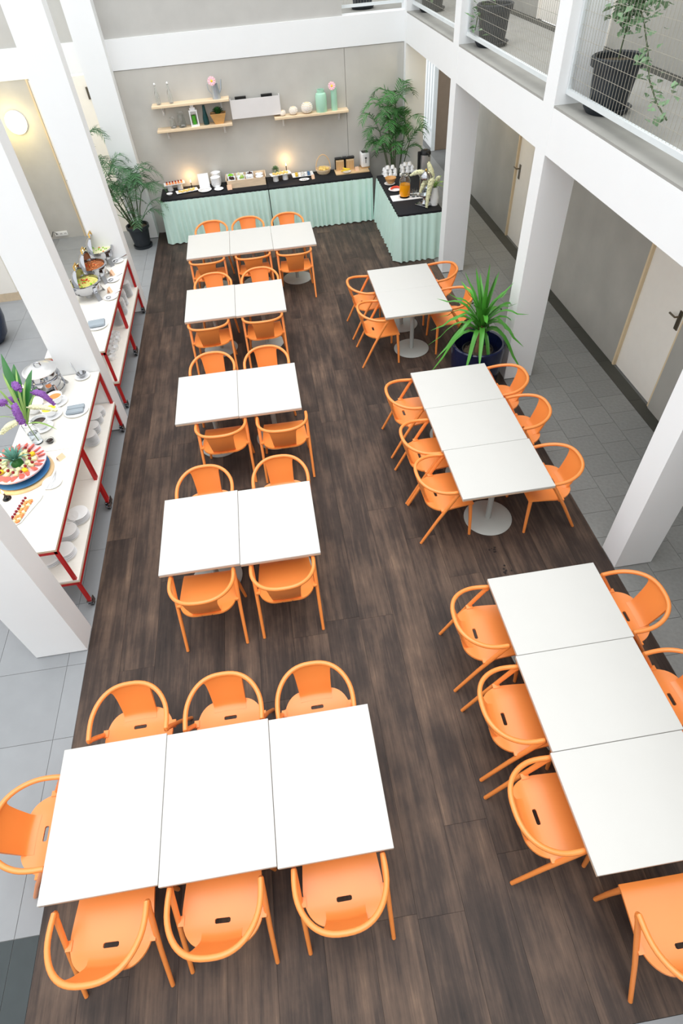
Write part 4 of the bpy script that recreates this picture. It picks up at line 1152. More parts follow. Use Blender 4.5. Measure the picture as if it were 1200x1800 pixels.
# kettle trolley top
q = (-0.520, 5.479, 0.900)
t = thing('soup_kettle', 'round polished steel soup kettle with lid on a footed stand', 'kettle', (q[0] + 0.0, q[1] + 0.06, TZ))
obj('stand_ring', lathe(BM(), [(0.17, 0.05), (0.185, 0.05), (0.185, 0.065), (0.17, 0.065), (0.17, 0.05)], 32), 'chrome', t)
for a in range(4):
    aa = a * PI / 2 + 0.75
    obj('stand_leg', tube(BM(), [(0.215 * math.cos(aa), 0.215 * math.sin(aa), 0.0), (0.19 * math.cos(aa), 0.19 * math.sin(aa), 0.06), (0.178 * math.cos(aa), 0.178 * math.sin(aa), 0.16)], [0.02, 0.014, 0.012], 8), 'chrome', t)
obj('burner', lathe(BM(), [(0, 0), (0.05, 0), (0.05, 0.05), (0, 0.05)], 18), 'black', t)
obj('body', lathe(BM(), [(0, 0.07), (0.10, 0.07), (0.15, 0.10), (0.165, 0.16), (0.168, 0.20), (0.185, 0.205), (0.185, 0.215), (0.168, 0.22), (0.172, 0.29), (0, 0.29)], 36), 'chrome', t)
ld = obj('lid', lathe(BM(), [(0.172, 0.29), (0.188, 0.292), (0.19, 0.30), (0.17, 0.305), (0.16, 0.315), (0.09, 0.345), (0, 0.355)], 36), 'chrome_s', t)
obj('lid_handle', tube(BM(), [(-0.035, 0, 0.35), (-0.03, 0, 0.38), (0, 0, 0.39), (0.03, 0, 0.38), (0.035, 0, 0.35)], 0.008, 8), 'chrome', ld)
obj('side_clasp', tube(BM(), [(0.03, -0.172, 0.25), (0.03, -0.195, 0.255), (0.07, -0.19, 0.255), (0.07, -0.165, 0.25)], 0.007, 6), 'chrome', t)
q = (-0.190, 5.755, 0.900); plate((q[0], q[1], TZ), 0.09, 'white saucer holding the ladle at the far end of the kettle trolley')
t = thing('ladle', 'long steel ladle resting in the saucer beside the soup kettle', 'ladle', (q[0], q[1], TZ + 0.012))
obj('scoop', lathe(BM(), [(0, 0.0), (0.035, 0.008), (0.058, 0.045), (0.055, 0.045), (0.033, 0.012), (0, 0.005)], 20), 'chrome', t)
obj('shaft', tube(BM(), [(-0.05, 0.01, 0.045), (-0.10, 0.08, 0.13), (-0.17, 0.20, 0.22)], [0.006, 0.006, 0.008], 8), 'chrome', t)
q = (-0.154, 5.088, 0.900); o = plate((q[0], q[1], TZ), 0.135, 'white plate with rolled grey napkins on the kettle trolley')
for k in range(2):
    b = BM(); bevel_box(b, -0.10 + 0.0, 0.09, -0.035, 0.035, 0, 0.03, 0.012, 2)
    put('napkin', b, 'napkin', (q[0], q[1] - 0.035 + 0.075 * k, TZ + 0.014), 'folded grey napkin on the plate of the kettle trolley', 'napkin', 'kettle trolley napkins', 0.1)
def filled_cup(nm, p, r, h, liq, lb, cat='cup'):
    t = thing(nm, lb, cat, (p[0], p[1], TZ + 0.016))
    obj('body', bowl_mesh(r, h, 0.45), 'china', t)
    obj('liquid', lathe(BM(), [(0, h * 0.7), (r * 0.86, h * 0.7), (r * 0.86, h * 0.72), (0, h * 0.74)], 20), liq, t)
    obj('handle', tube(BM(), [(r * 0.85, 0, h * 0.8), (r + 0.03, 0, h * 0.75), (r + 0.025, 0, h * 0.35), (r * 0.7, 0, h * 0.3)], 0.006, 6), 'china', t)
for px, nm, r, h, liq, lb, lb2 in (((-0.475, 4.869, 0.900), 'sauce_cup', 0.085, 0.10, 'coffee', 'white cup of dark sauce next to the glass flower vase', 'white saucer under the cup of dark sauce'), ((-0.417, 5.075, 0.900), 'sauce_cup', 0.09, 0.09, 'yellow', 'white cup of yellow sauce behind the dark sauce', 'white saucer under the cup of yellow sauce'), ((-0.397, 5.299, 0.900), 'sauce_cup', 0.085, 0.09, 'mango', 'white cup with an orange dressing in front of the soup kettle', 'white saucer under the orange dressing')):
    plate((px[0], px[1], TZ), 0.115, lb2); filled_cup(nm, px, r, h, liq, lb)
q = (-0.629, 5.204, 0.900); put('white_bowl', bowl_mesh(0.13, 0.10, 0.5), 'china', (q[0], q[1], TZ), 'large empty white bowl behind the glass flower vase', 'bowl')
q = (-0.345, 4.605, 0.900)
t = thing('pepper_pot', 'small glass dish of dark pepper near the trolley joint', 'dish', (q[0], q[1], TZ))
obj('dish', bowl_mesh(0.045, 0.035, 0.7, 0.004), 'glass', t); obj('pepper', lathe(BM(), [(0, 0.024), (0.036, 0.024), (0, 0.034)], 16), 'coffee', t)
# glass vase with purple and cream flowers
q = (-0.458, 4.611, 0.900)
t = thing('flower_vase', 'clear glass vase of purple and cream flower spikes with long grass', 'vase', (q[0] - 0.02, q[1] + 0.02, TZ))
obj('vase', lathe(BM(), [(0, 0), (0.05, 0), (0.055, 0.01), (0.062, 0.24), (0.058, 0.24), (0.05, 0.014), (0, 0.012)], 20), 'glass', t)
obj('vase_water', lathe(BM(), [(0, 0.015), (0.046, 0.015), (0.052, 0.13), (0, 0.13)], 18), 'water', t)
def px_local(P_):
    return (P_[0] - (q[0] - 0.02), P_[1] - (q[1] + 0.02), P_[2] - TZ)
TOP = (0, 0, 0.24)
for P0, P1, sg, r, m_ in (((-0.185, 4.750, 1.244), (-0.336, 4.800, 1.388), 0.05, 0.033, 'purple'), ((-0.410, 4.700, 1.505), (-0.443, 4.750, 1.562), 0.0, 0.034, 'purple'), ((-0.551, 4.600, 1.445), (-0.627, 4.550, 1.441), 0.02, 0.032, 'purple'), ((-0.447, 4.500, 1.246), (-0.472, 4.600, 1.405), 0.06, 0.035, 'purple'), ((-0.512, 4.750, 1.348), (-0.615, 4.750, 1.366), 0.02, 0.030, 'purple'), ((-0.145, 4.650, 1.241), (-0.404, 4.700, 1.290), 0.02, 0.026, 'creamf'), ((-0.638, 4.400, 1.232), (-0.489, 4.500, 1.274), 0.02, 0.030, 'creamf')):
    a0, a1 = Vector(px_local(P0)), Vector(px_local(P1))
    if a0.length < a1.length and m_ == 'creamf': a0, a1 = a1, a0
    inner, outer = (a1, a0) if (a1 - Vector(TOP)).length < (a0 - Vector(TOP)).length else (a0, a1)
    obj('stem', tube(BM(), [(0.01, 0, 0.03), TOP, Vector(TOP).lerp(inner, 0.6) + Vector((0, 0, 0.02)), inner], 0.004, 5), 'grass', t)
    obj('flower_spike', spike(BM(), arc(inner, outer, sg, 8), r), m_, t)
for P1 in ((-0.430, 4.900, 1.618), (-0.547, 4.850, 1.623), (-0.592, 4.700, 1.555), (-0.616, 4.600, 1.510), (-0.514, 4.800, 1.485), (-0.406, 4.900, 1.467), (-0.618, 4.450, 1.386), (-0.354, 4.900, 1.319), (-0.216, 4.600, 1.050)):
    e = Vector(px_local(P1)); sd_ = e.cross(Vector((0, 0, 1)))
    obj('grass_blade', ribbon(BM(), arc(TOP, e, 0.05, 7), [0.006, 0.011, 0.013, 0.013, 0.012, 0.009, 0.001], sd_), 'grass', t)
for P1, w_ in (((-0.590, 5.100, 1.684), 0.04), ((-0.554, 5.150, 1.527), 0.05), ((-0.435, 5.200, 1.407), 0.04), ((-0.433, 5.100, 1.262), 0.04)):
    e = Vector(px_local(P1)); sd_ = e.cross(Vector((0, 0, 1)))
    obj('broad_leaf', ribbon(BM(), arc((0, 0.03, 0.24), e, 0.05, 8), [0.006, 0.01, w_ * 0.5, w_ * 0.9, w_, w_ * 0.85, w_ * 0.5, 0.002], sd_), 'biglf', t)
q = (-0.773, 5.581, 0.900); candle((-0.68, q[1] - 0.25, TZ), 'tall lit candle among the flowers on the kettle trolley', 0.20, True, 0.6)

# cup trolley top and roll top chafing dishes
q = (-0.181, 6.936, 0.900); plate((q[0], q[1], TZ), 0.14, 'white plate with a folded grey napkin on the cup trolley')
b = BM(); bevel_box(b, -0.11, 0.11, -0.08, 0.08, 0, 0.035, 0.014, 2)
put('napkin', b, 'napkin', (q[0] - 0.01, q[1] + 0.02, TZ + 0.014), 'large folded grey napkin on the cup trolley plate', 'napkin', None, 0.12)
def chafer(p, food, lb, flb, seed, extra):
    rnd = random.Random(seed)
    t = thing('chafing_dish', lb, 'chafing dish', (p[0], p[1], TZ), 0, 'roll top chafing dishes')
    R_ = 0.215
    obj('body', lathe(BM(), [(0, 0.08), (R_ * 0.75, 0.08), (R_ * 0.9, 0.11), (R_ * 0.96, 0.20), (R_ + 0.012, 0.21), (R_ + 0.014, 0.222), (R_ - 0.012, 0.226), (R_ - 0.02, 0.19), (0, 0.17)], 40), 'chrome', t)
    obj('burner', lathe(BM(), [(0, 0.0), (0.05, 0.0), (0.05, 0.05), (0, 0.05)], 18), 'chrome_s', t)
    for a in (-0.75, 0.75, PI - 0.75, PI + 0.75):
        c_, s_ = math.cos(a), math.sin(a)
        b = BM()
        T = Matrix.Rotation(a, 4, 'Z')
        v = [b.verts.new(T @ Vector(x)) for x in ((R_ * 0.97, -0.025, 0.19), (R_ * 0.97, 0.025, 0.19), (R_ * 0.93, 0.028, 0.10), (R_ * 0.93, -0.028, 0.10), (R_ * 1.15, -0.035, 0.0), (R_ * 1.15, 0.035, 0.0))]
        b.faces.new((v[0], v[1], v[2], v[3])); b.faces.new((v[3], v[2], v[5], v[4]))
        solid(b, 0.008)
        obj('leg', b, 'chrome', t, smooth=False)
    b = lathe(BM(), [(0, 0.208), (R_ - 0.06, 0.206), (R_ - 0.024, 0.198)], 30)
    for i in range(46):
        a, rr = rnd.uniform(0, 2 * PI), (R_ - 0.05) * math.sqrt(rnd.random())
        blob(b, (rr * math.cos(a), rr * math.sin(a), 0.206), (rnd.uniform(0.012, 0.024),) * 2 + (0.012,), 6, 4)
    fo = obj('food', b, food, t); fo['label'] = flb
    for (em, ne) in extra:
        b = BM()
        for i in range(ne):
            a, rr = rnd.uniform(0, 2 * PI), (R_ - 0.06) * math.sqrt(rnd.random()) * (0.6 if em == 'chili' else 1)
            blob(b, (rr * math.cos(a), rr * math.sin(a), 0.216), (rnd.uniform(0.010, 0.018), 0.009, 0.008), 6, 4, Matrix.Rotation(a * 3, 4, 'Z'))
        obj('garnish', b, em, fo)
    # roll lid: half dome swung to the back (left) side
    b = BM()
    rings = []
    for i in range(13):
        th = PI * i / 12
        ring = []
        for k in range(9):
            ph = (PI / 2) * k / 8 
            x = -R_ * math.sin(ph) * 1.0
            ring.append(b.verts.new((-(R_ + 0.0) * math.sin(th) * math.cos(ph) * 0.62 - 0.02, R_ * math.cos(th) * 1.0, 0.215 + R_ * math.sin(th) * math.sin(ph) * 0.92)))
        rings.append(ring)
    for a_, b_ in zip(rings, rings[1:]):
        for k in range(8): b.faces.new((a_[k], a_[k + 1], b_[k + 1], b_[k]))
    bmesh.ops.remove_doubles(b, verts=list(b.verts), dist=0.0004)
    solid(b, 0.005)
    ld = obj('roll_lid', b, 'chrome', t)
    obj('handle', tube(BM(), [(-0.03, -0.07, 0.41), (-0.035, -0.06, 0.455), (-0.035, 0.06, 0.455), (-0.03, 0.07, 0.41)], 0.011, 8), 'gold', ld)
    return t
for P_, food, lb, flb, ex, sd_ in (((-0.380, 8.893, 1.120), 'rice', 'open steel roll top dish of pale rice with green rim, farthest of three', 'pale rice with green vegetables', (('lettuce', 16), ('mango', 4)), 1), ((-0.399, 8.329, 1.120), 'stew', 'open steel roll top dish of brown stew, middle of three', 'brown meat stew', (('mango', 10), ('chili', 5)), 2), ((-0.417, 7.812, 1.120), 'noodle', 'open steel roll top dish of yellow noodles with red chili, nearest of three', 'yellow noodles with red peppers', (('chili', 14), ('lettuce', 10)), 3)):
    chafer(P_, food, lb, flb, sd_, ex)
for P_, lb in (((-0.146, 8.873, 0.900), 'farthest'), ((-0.138, 8.236, 0.900), 'middle'), ((-0.103, 7.684, 0.900), 'nearest')):
    plate((P_[0], P_[1], TZ), 0.095, 'white saucer with a spoon before the %s chafing dish' % lb)
    t = thing('serving_spoon', 'steel serving spoon on the saucer before the %s chafing dish' % lb, 'spoon', (P_[0], P_[1], TZ + 0.014), 0.6)
    obj('bowl_end', blob(BM(), (-0.03, 0, 0.012), (0.04, 0.026, 0.010), 12, 6), 'chrome', t)
    obj('shaft', tube(BM(), [(0.0, 0, 0.014), (0.07, 0.0, 0.025), (0.17, 0.0, 0.04)], [0.006, 0.005, 0.008], 6), 'chrome', t)
    card((P_[0] - 0.03, P_[1] + 0.17, TZ), 'tan label card standing before the %s chafing dish' % lb, 1.2, 0.06, 0.08)

# ------------------------------------------------------------------ wall shelves and what stands on them
def shelf(x0, x1, z, dp, lb):
    t = thing('wall_shelf', lb, 'shelf', ((x0 + x1) / 2, YB, z - 0.035), 0, 'pine wall shelves')
    h = (x1 - x0) / 2
    b = BM(); bevel_box(b, -h, h, -dp, 0, 0, 0.035, 0.003, 1); obj('board', b, 'pine', t, smooth=False)
    for s in (-1, 1):
        x = s * (h - 0.16)
        b = BM()
        for xx in (x - 0.014, x + 0.006): box(b, xx, xx + 0.008, -0.02, 0.0, -0.15, 0.0)
        box(b, x - 0.012, x + 0.012, -dp * 0.75, 0, -0.004, 0.0)
        tube(b, [(x, -0.006, -0.125), (x, -dp * 0.7, -0.003)], 0.005, 6)
        obj('bracket', b, 'china', t, smooth=False)
S1, S2, S3 = 2.170, 1.802, 1.806
shelf(0.51, 1.875, S1, 0.24, 'upper pine shelf with clear bottles and the watering can')
shelf(0.505, 1.863, S2, 0.24, 'lower left pine shelf with jars and the white lantern')
shelf(2.640, 4.012, S3, 0.22, 'right pine shelf with the mint jar and woven balls')
t = thing('wall_box', 'white open topped box fixed to the wall between the shelves', 'box', (2.328, YB, 1.84))
for nm, dims in (('front_panel', (-0.447, 0.447, -0.15, -0.138, 0, 0.285)), ('end_panel', (-0.447, -0.435, -0.138, 0, 0, 0.285)), ('end_panel', (0.435, 0.447, -0.138, 0, 0, 0.285)), ('bottom_panel', (-0.435, 0.435, -0.138, 0, 0, 0.012))):
    b = BM(); box(b, *dims); obj(nm, b, 'wallbox', t, smooth=False)
for dx, lb in ((-0.25, 'left'), (0.22, 'right')):
    put('black_block', box(BM(), -0.10, 0.10, -0.03, 0.03, 0, 0.30), 'dark', (2.328 + dx, YB - 0.07, 1.853), 'black block peeking above the white wall box, %s one' % lb, 'block', 'wall box blocks', 0, False)
BOT = [(0, 0), (0.036, 0), (0.038, 0.006), (0.038, 0.13), (0.03, 0.17), (0.014, 0.21), (0.013, 0.27), (0.017, 0.272), (0.017, 0.285), (0.011, 0.285), (0.010, 0.21), (0.034, 0.128), (0.034, 0.01), (0, 0.006)]
for dx, lb in ((0.64, 'left'), (0.86, 'right')):
    t = thing('glass_bottle', 'clear swing top bottle on the upper shelf, %s one' % lb, 'bottle', (dx, YB - 0.11, S1), 0, 'clear bottles')
    obj('glass_body', lathe(BM(), BOT, 20), 'glass', t)
    obj('stopper', lathe(BM(), [(0, 0.285), (0.015, 0.285), (0.017, 0.30), (0.008, 0.312), (0, 0.313)], 14), 'china', t)
def flower(t, top, r=0.062, tilt=1.1):
    T = Matrix.Translation(top) @ Matrix.Rotation(tilt, 4, 'X')
    fl_ = obj('flower_head', blob(BM(), (0, 0, 0), (r * 0.30, r * 0.30, r * 0.22), 12, 6, None), 'yellow', t)
    for v in fl_.data.vertices: v.co = T @ v.co
    for k in range(18):
        a = 2 * PI * k / 18
        b = BM(); ribbon(b, [(0.25 * r * math.cos(a), 0.25 * r * math.sin(a), 0), (0.65 * r * math.cos(a), 0.65 * r * math.sin(a), 0.012 * (k % 2)), (r * math.cos(a), r * math.sin(a), 0.004)], [r * 0.10, r * 0.17, r * 0.08], (-math.sin(a), math.cos(a), 0))
        for v in b.verts: v.co = T @ v.co
        obj('petal', b, 'pink', fl_)
t = thing('watering_can', 'zinc watering can holding a pink daisy on the upper shelf', 'watering can', (1.665, YB - 0.12, S1))
obj('body', lathe(BM(), [(0, 0), (0.075, 0), (0.076, 0.006), (0.052, 0.21), (0.055, 0.215), (0.048, 0.212), (0.07, 0.01), (0, 0.008)], 24), 'zinc', t)
obj('spout', tube(BM(), [(0.06, 0, 0.07), (0.10, 0, 0.14), (0.125, 0, 0.27)], [0.014, 0.011, 0.009], 8), 'zinc', t)
obj('handle', tube(BM(), [(-0.05, 0, 0.20), (-0.10, 0, 0.24), (-0.13, 0, 0.21), (-0.12, 0, 0.13), (-0.065, 0, 0.06)], 0.006, 6), 'zinc', t)
obj('stem', tube(BM(), [(-0.01, 0, 0.15), (-0.03, -0.03, 0.26)], 0.004, 6), 'stem', t)
flower(t, (-0.035, -0.045, 0.265), 0.072)
for x, h, r, lb in ((0.80, 0.16, 0.052, 'short'), (0.965, 0.22, 0.068, 'tall')):
    t = thing('storage_jar', '%s clear glass jar with lid on the lower left shelf' % lb, 'jar', (x, YB - 0.11, S2), 0, 'glass storage jars')
    obj('glass_body', lathe(BM(), [(0, 0), (r, 0), (r * 1.02, h * 0.1), (r * 0.92, h * 0.6), (r * 0.7, h * 0.82), (r * 0.7, h * 0.9), (r * 0.65, h * 0.9), (r * 0.65, h * 0.82), (r * 0.86, h * 0.6), (r * 0.95, h * 0.1), (0, 0.008)], 22), 'glass', t)
    obj('lid', lathe(BM(), [(0, h * 0.9), (r * 0.78, h * 0.9), (r * 0.78, h), (0, h)], 20), 'glass', t)
t = thing('lantern', 'white lantern with a green candle on the lower left shelf', 'lantern', (1.195, YB - 0.12, S2), 0.1)
b = BM(); box(b, -0.075, 0.075, -0.07, 0.07, 0, 0.025); obj('base', b, 'china', t, smooth=False)
for sx in (-1, 1):
    for sy in (-1, 1):
        b = BM(); box(b, sx * 0.062 - 0.009, sx * 0.062 + 0.009, sy * 0.055 - 0.009, sy * 0.055 + 0.009, 0.025, 0.23); obj('post', b, 'china', t, smooth=False)
b = BM(); box(b, -0.075, 0.075, -0.068, 0.068, 0.23, 0.25); box(b, -0.05, 0.05, -0.045, 0.045, 0.25, 0.285); box(b, -0.03, 0.03, -0.03, 0.03, 0.285, 0.32); obj('roof', b, 'china', t, smooth=False)
b = BM()
for k in range(6): box(b, -0.054 + 0.02 * k, -0.046 + 0.02 * k, -0.066, -0.062, 0.19, 0.23)
obj('vent_slat', b, 'china', t, smooth=False)
obj('candle', lathe(BM(), [(0, 0.025), (0.035, 0.025), (0.035, 0.16), (0, 0.16)], 16), 'greencandle', t)
put('teal_bottle', lathe(BM(), [(0, 0), (0.05, 0), (0.053, 0.02), (0.05, 0.10), (0.03, 0.20), (0.022, 0.29), (0.017, 0.29), (0.025, 0.2), (0.044, 0.1), (0.045, 0.02), (0, 0.012)], 22), 'teal', (1.40, YB - 0.11, S2), 'slim dark teal glass bottle on the lower left shelf', 'bottle')
t = thing('planter_bowl', 'flared wooden planter with a green succulent on the lower left shelf', 'plant', (1.635, YB - 0.12, S2))
b = BM()
v = [b.verts.new(p) for p in ((-0.075, -0.06, 0), (0.075, -0.06, 0), (0.075, 0.06, 0), (-0.075, 0.06, 0), (-0.14, -0.095, 0.155), (0.14, -0.095, 0.155), (0.14, 0.095, 0.155), (-0.14, 0.095, 0.155))]
for f in ((0, 1, 2, 3), (0, 1, 5, 4), (1, 2, 6, 5), (2, 3, 7, 6), (3, 0, 4, 7)): b.faces.new([v[i] for i in f])
solid(b, 0.01); obj('planter', b, 'oak', t, smooth=False)
b = BM(); box(b, -0.115, 0.115, -0.08, 0.08, 0.11, 0.13); obj('soil', b, 'soil', t, smooth=False)
for i in range(30):
    a = i * 2.4; el = 0.3 + 1.1 * (i / 30); L = 0.13
    e = Vector((math.cos(a) * math.cos(el) * L, math.sin(a) * math.cos(el) * L * 0.8, 0.13 + math.sin(el) * L))
    obj('leaf', ribbon(BM(), arc((0.02 * math.cos(a), 0.02 * math.sin(a), 0.13), e, 0.02, 4), [0.01, 0.026, 0.022, 0.002], (-math.sin(a), math.cos(a), 0)), 'leaf_s', t)
for x, r, lb in ((2.80, 0.055, 'small'), (3.00, 0.078, 'medium'), (3.255, 0.105, 'large')):
    t = thing('woven_ball', '%s pale woven ball holder on the right shelf' % lb, 'ornament', (x, YB - 0.11, S3), 0, 'woven balls')
    b = BM(); blob(b, (0, 0, r * 0.8), (r, r, r * 0.82), 18, 10); obj('ball', b, 'pine', t)
    for k in range(7):
        zz = r * (0.22 + 0.2 * k); rr = r * math.sqrt(max(0.05, 1 - ((zz - r * 0.8) / (r * 0.82)) ** 2))
        obj('weave_ring', tube(BM(), [(rr * math.cos(a * PI / 12), rr * math.sin(a * PI / 12), zz + 0.004 * math.sin(a * 3 + k)) for a in range(25)], r * 0.06, 5), 'china', t)
put('mint_jar', lathe(BM(), [(0, 0), (0.098, 0), (0.102, 0.01), (0.102, 0.24), (0.09, 0.275), (0.065, 0.29), (0.068, 0.335), (0.058, 0.335), (0.055, 0.28), (0.09, 0.23), (0, 0.02)], 28), 'mintc', (3.525, YB - 0.11, S3), 'wide mint green ceramic jar on the right shelf', 'jar')
t = thing('bud_vase', 'slim mint vase holding a pink daisy on the right shelf', 'vase', (3.765, YB - 0.11, S3))
obj('vase', lathe(BM(), [(0, 0), (0.055, 0), (0.057, 0.01), (0.055, 0.33), (0.047, 0.33), (0.047, 0.05), (0, 0.03)], 22), 'mintc', t)
obj('stem', tube(BM(), [(0, 0, 0.2), (-0.03, -0.03, 0.36)], 0.004, 6), 'stem', t)
flower(t, (-0.035, -0.045, 0.375), 0.068)

# ------------------------------------------------------------------ plants
def frond(b, pts, lf, n, wide, droop=0.10):
    pts = [Vector(p) for p in pts]; k = len(pts)
    tube(b, pts, [0.006 * (1 - 0.7 * i / (k - 1)) for i in range(k)], 4)
    for i in range(n):
        u = 0.18 + 0.82 * (i + 0.5) / n
        f = u * (k - 1); j = min(int(f), k - 2)
        p = pts[j].lerp(pts[j + 1], f - j); tdir = (pts[j + 1] - pts[j]).normalized()
        sd_ = tdir.cross(Vector((0, 0, 1)))
        if sd_.length < 0.1: sd_ = Vector((1, 0, 0))
        sd_.normalize()
        L = lf * (0.55 + 0.45 * math.sin(PI * (0.15 + 0.8 * u)))
        for s in (-1, 1):
            dv = (sd_ * s * 0.85 + tdir * 0.62 + Vector((0, 0, random.uniform(-0.25, 0.2)))).normalized()
            e = p + dv * L + Vector((0, 0, -droop * L))
            m_ = p + dv * L * 0.5
            ribbon(b, [p, m_, e], [wide * 0.6, wide, wide * 0.1], tdir)
    return b
def palm(name, lb, loc, stems, mt, pot, seed, lf=0.20, wide=0.011, nl=15, ymax=99):
    random.seed(seed)
    t = thing(name, lb, 'plant', loc)
    r, h = pot
    obj('pot', lathe(BM(), [(0, 0), (r * 0.72, 0), (r * 0.95, h * 0.86), (r * 1.06, h * 0.87), (r * 1.06, h), (r * 0.94, h), (r * 0.92, h * 0.85), (0, h * 0.85)], 32), 'pot', t)
    obj('saucer', lathe(BM(), [(0, 0), (r * 0.85, 0), (r * 0.92, 0.045), (r * 0.84, 0.045), (r * 0.8, 0.012), (0, 0.012)], 32), 'pot', t)
    obj('soil', lathe(BM(), [(0, h * 0.9), (r * 0.9, h * 0.875), (r * 0.9, h * 0.86)], 24), 'soil', t)
    for (ax, ay, top, fr) in stems:
        bx, by = ax * 0.28, ay * 0.28
        m1 = Vector((bx * 0.6, by * 0.6, h * 0.86)); tp_ = Vector((ax, ay, top))
        st = obj('stem', tube(BM(), [m1, m1.lerp(tp_, 0.5) + Vector((0, 0, 0.05)), tp_], [0.012, 0.010, 0.007], 6), 'stem', t)
        for (ang, L, rise) in fr:
            c_, s_ = math.cos(ang), math.sin(ang)
            pts = []
            for i in range(8):
                u = i / 7.0
                pts.append(tp_ + Vector((c_ * L * u * (1 - 0.12 * u), s_ * L * u * (1 - 0.12 * u), rise * math.sin(u * PI * 0.62) * L * 0.9 - 0.42 * L * u * u)))
            fb = frond(BM(), pts, lf, nl, wide)
            for v in fb.verts: v.co.y = min(v.co.y, ymax - loc[1])
            obj('frond', fb, mt, t)
    return t
# left palm
LS = []
rnd = random.Random(5)
for ax, ay, top, n in ((-0.50, 0.0, 1.74, 5), (-0.42, -0.1, 1.45, 5), (-0.05, -0.1, 1.05, 5), (0.25, 0.0, 0.95, 4), (-0.48, -0.05, 1.15, 4), (-0.22, -0.05, 1.30, 5), (-0.32, 0.1, 0.95, 4), (0.02, 0.0, 1.12, 5), (0.22, -0.03, 1.22, 4), (0.16, -0.15, 0.55, 4), (-0.18, -0.14, 0.62, 3), (-0.05, 0.12, 0.85, 4), (0.05, -0.1, 0.9, 4)):
    LS.append((ax, ay, top, [(rnd.uniform(0, 2 * PI) if k else rnd.uniform(-0.6, 0.6), rnd.uniform(0.38, 0.60), rnd.uniform(0.35, 0.9)) for k in range(n)]))
palm('potted_palm', 'tall feathery palm in a black pot before the far left column', (-0.27, 11.66, 0), LS, 'leaf', (0.205, 0.41), 3, 0.17, 0.0068, 14, YL - 0.03)
# right palm behind the drinks table
RS = []
rnd = random.Random(8)
for ax, ay, top, n in ((-0.16, -0.02, 1.75, 5), (0.0, 0.0, 1.85, 5), (-0.30, -0.02, 1.45, 4), (-0.10, -0.06, 1.30, 5), (0.18, -0.05, 1.55, 5), (0.26, -0.08, 1.25, 4), (-0.20, -0.06, 1.12, 4), (-0.06, -0.10, 1.0, 4), (0.12, -0.05, 1.05, 3), (-0.05, 0.0, 1.55, 4)):
    RS.append((ax, ay, top, [(rnd.uniform(0, 2 * PI) if k else rnd.uniform(PI * 0.9, PI * 1.4), rnd.uniform(0.34, 0.56), rnd.uniform(0.45, 1.1)) for k in range(n)]))
palm('potted_palm', 'large bushy palm in the corner behind the drinks table', (4.86, 11.90, 0), RS, 'leaf_r', (0.20, 0.40), 4, 0.19, 0.0085, 13, YB - 0.03)
# yucca in the navy planter
t = thing('potted_yucca', 'spiky green yucca in a big navy glazed planter beside the right column', 'plant', (4.69, 5.90, 0))
obj('planter', lathe(BM(), [(0, 0), (0.27, 0), (0.30, 0.03), (0.335, 0.30), (0.345, 0.53), (0.34, 0.56), (0.325, 0.57), (0.30, 0.56), (0.29, 0.50), (0.28, 0.35), (0, 0.35)], 48), 'navy', t)
obj('inner_pot', lathe(BM(), [(0.15, 0.352), (0.19, 0.44), (0.20, 0.47), (0.19, 0.47), (0.17, 0.42)], 36), 'black', t)
b = lathe(BM(), [(0, 0.45), (0.10, 0.445), (0.185, 0.43), (0.17, 0.40)], 28)
for i in range(60):
    a, rr = random.uniform(0, 2 * PI), 0.17 * math.sqrt(random.random()); blob(b, (rr * math.cos(a), rr * math.sin(a), 0.44), (random.uniform(0.012, 0.03),) * 2 + (0.014,), 6, 4)
obj('soil', b, 'soil', t)
obj('trunk', tube(BM(), [(-0.01, -0.03, 0.43), (0.0, -0.02, 0.56), (0.01, 0.0, 0.68), (0.015, 0.01, 0.80)], [0.04, 0.036, 0.037, 0.03], 12), 'bark', t)
rnd = random.Random(21)
for i in range(46):
    a = i * 2.39996 + rnd.uniform(-0.2, 0.2)
    f = i / 45.0
    el = -0.30 + 1.75 * f + rnd.uniform(-0.1, 0.1)
    L = 0.54 + 0.10 * math.sin(PI * f) + 0.14 * f + rnd.uniform(-0.10, 0.08)
    z0 = 0.66 + 0.16 * f
    c_, s_ = math.cos(a), math.sin(a)
    pts = []
    for k in range(9):
        u = k / 8.0
        rr = L * u * math.cos(el) ; zz = L * u * math.sin(el) + 0.14 * math.sin(PI * min(1, u * 1.3)) * math.cos(el) - 0.34 * (1 - f * 0.92) * u ** 2.4
        pts.append((0.015 + c_ * rr, 0.01 + s_ * rr, z0 + zz))
    w = rnd.uniform(0.021, 0.029)
    obj('leaf', ribbon(BM(), pts, [w * 0.8, w, w * 1.1, w * 1.1, w, w * 0.9, w * 0.7, w * 0.42, 0.001], (-s_, c_, 0)), 'yucca', t)
# big navy urn at far left
t = thing('floor_urn', 'big dark navy glazed urn at the far left edge', 'urn', (-2.44, 8.60, 0))
obj('urn_body', lathe(BM(), [(0, 0), (0.20, 0), (0.30, 0.12), (0.36, 0.35), (0.37, 0.55), (0.30, 0.80), (0.22, 0.92), (0.24, 0.96), (0.20, 0.96), (0.19, 0.90), (0, 0.85)], 40), 'urn', t)
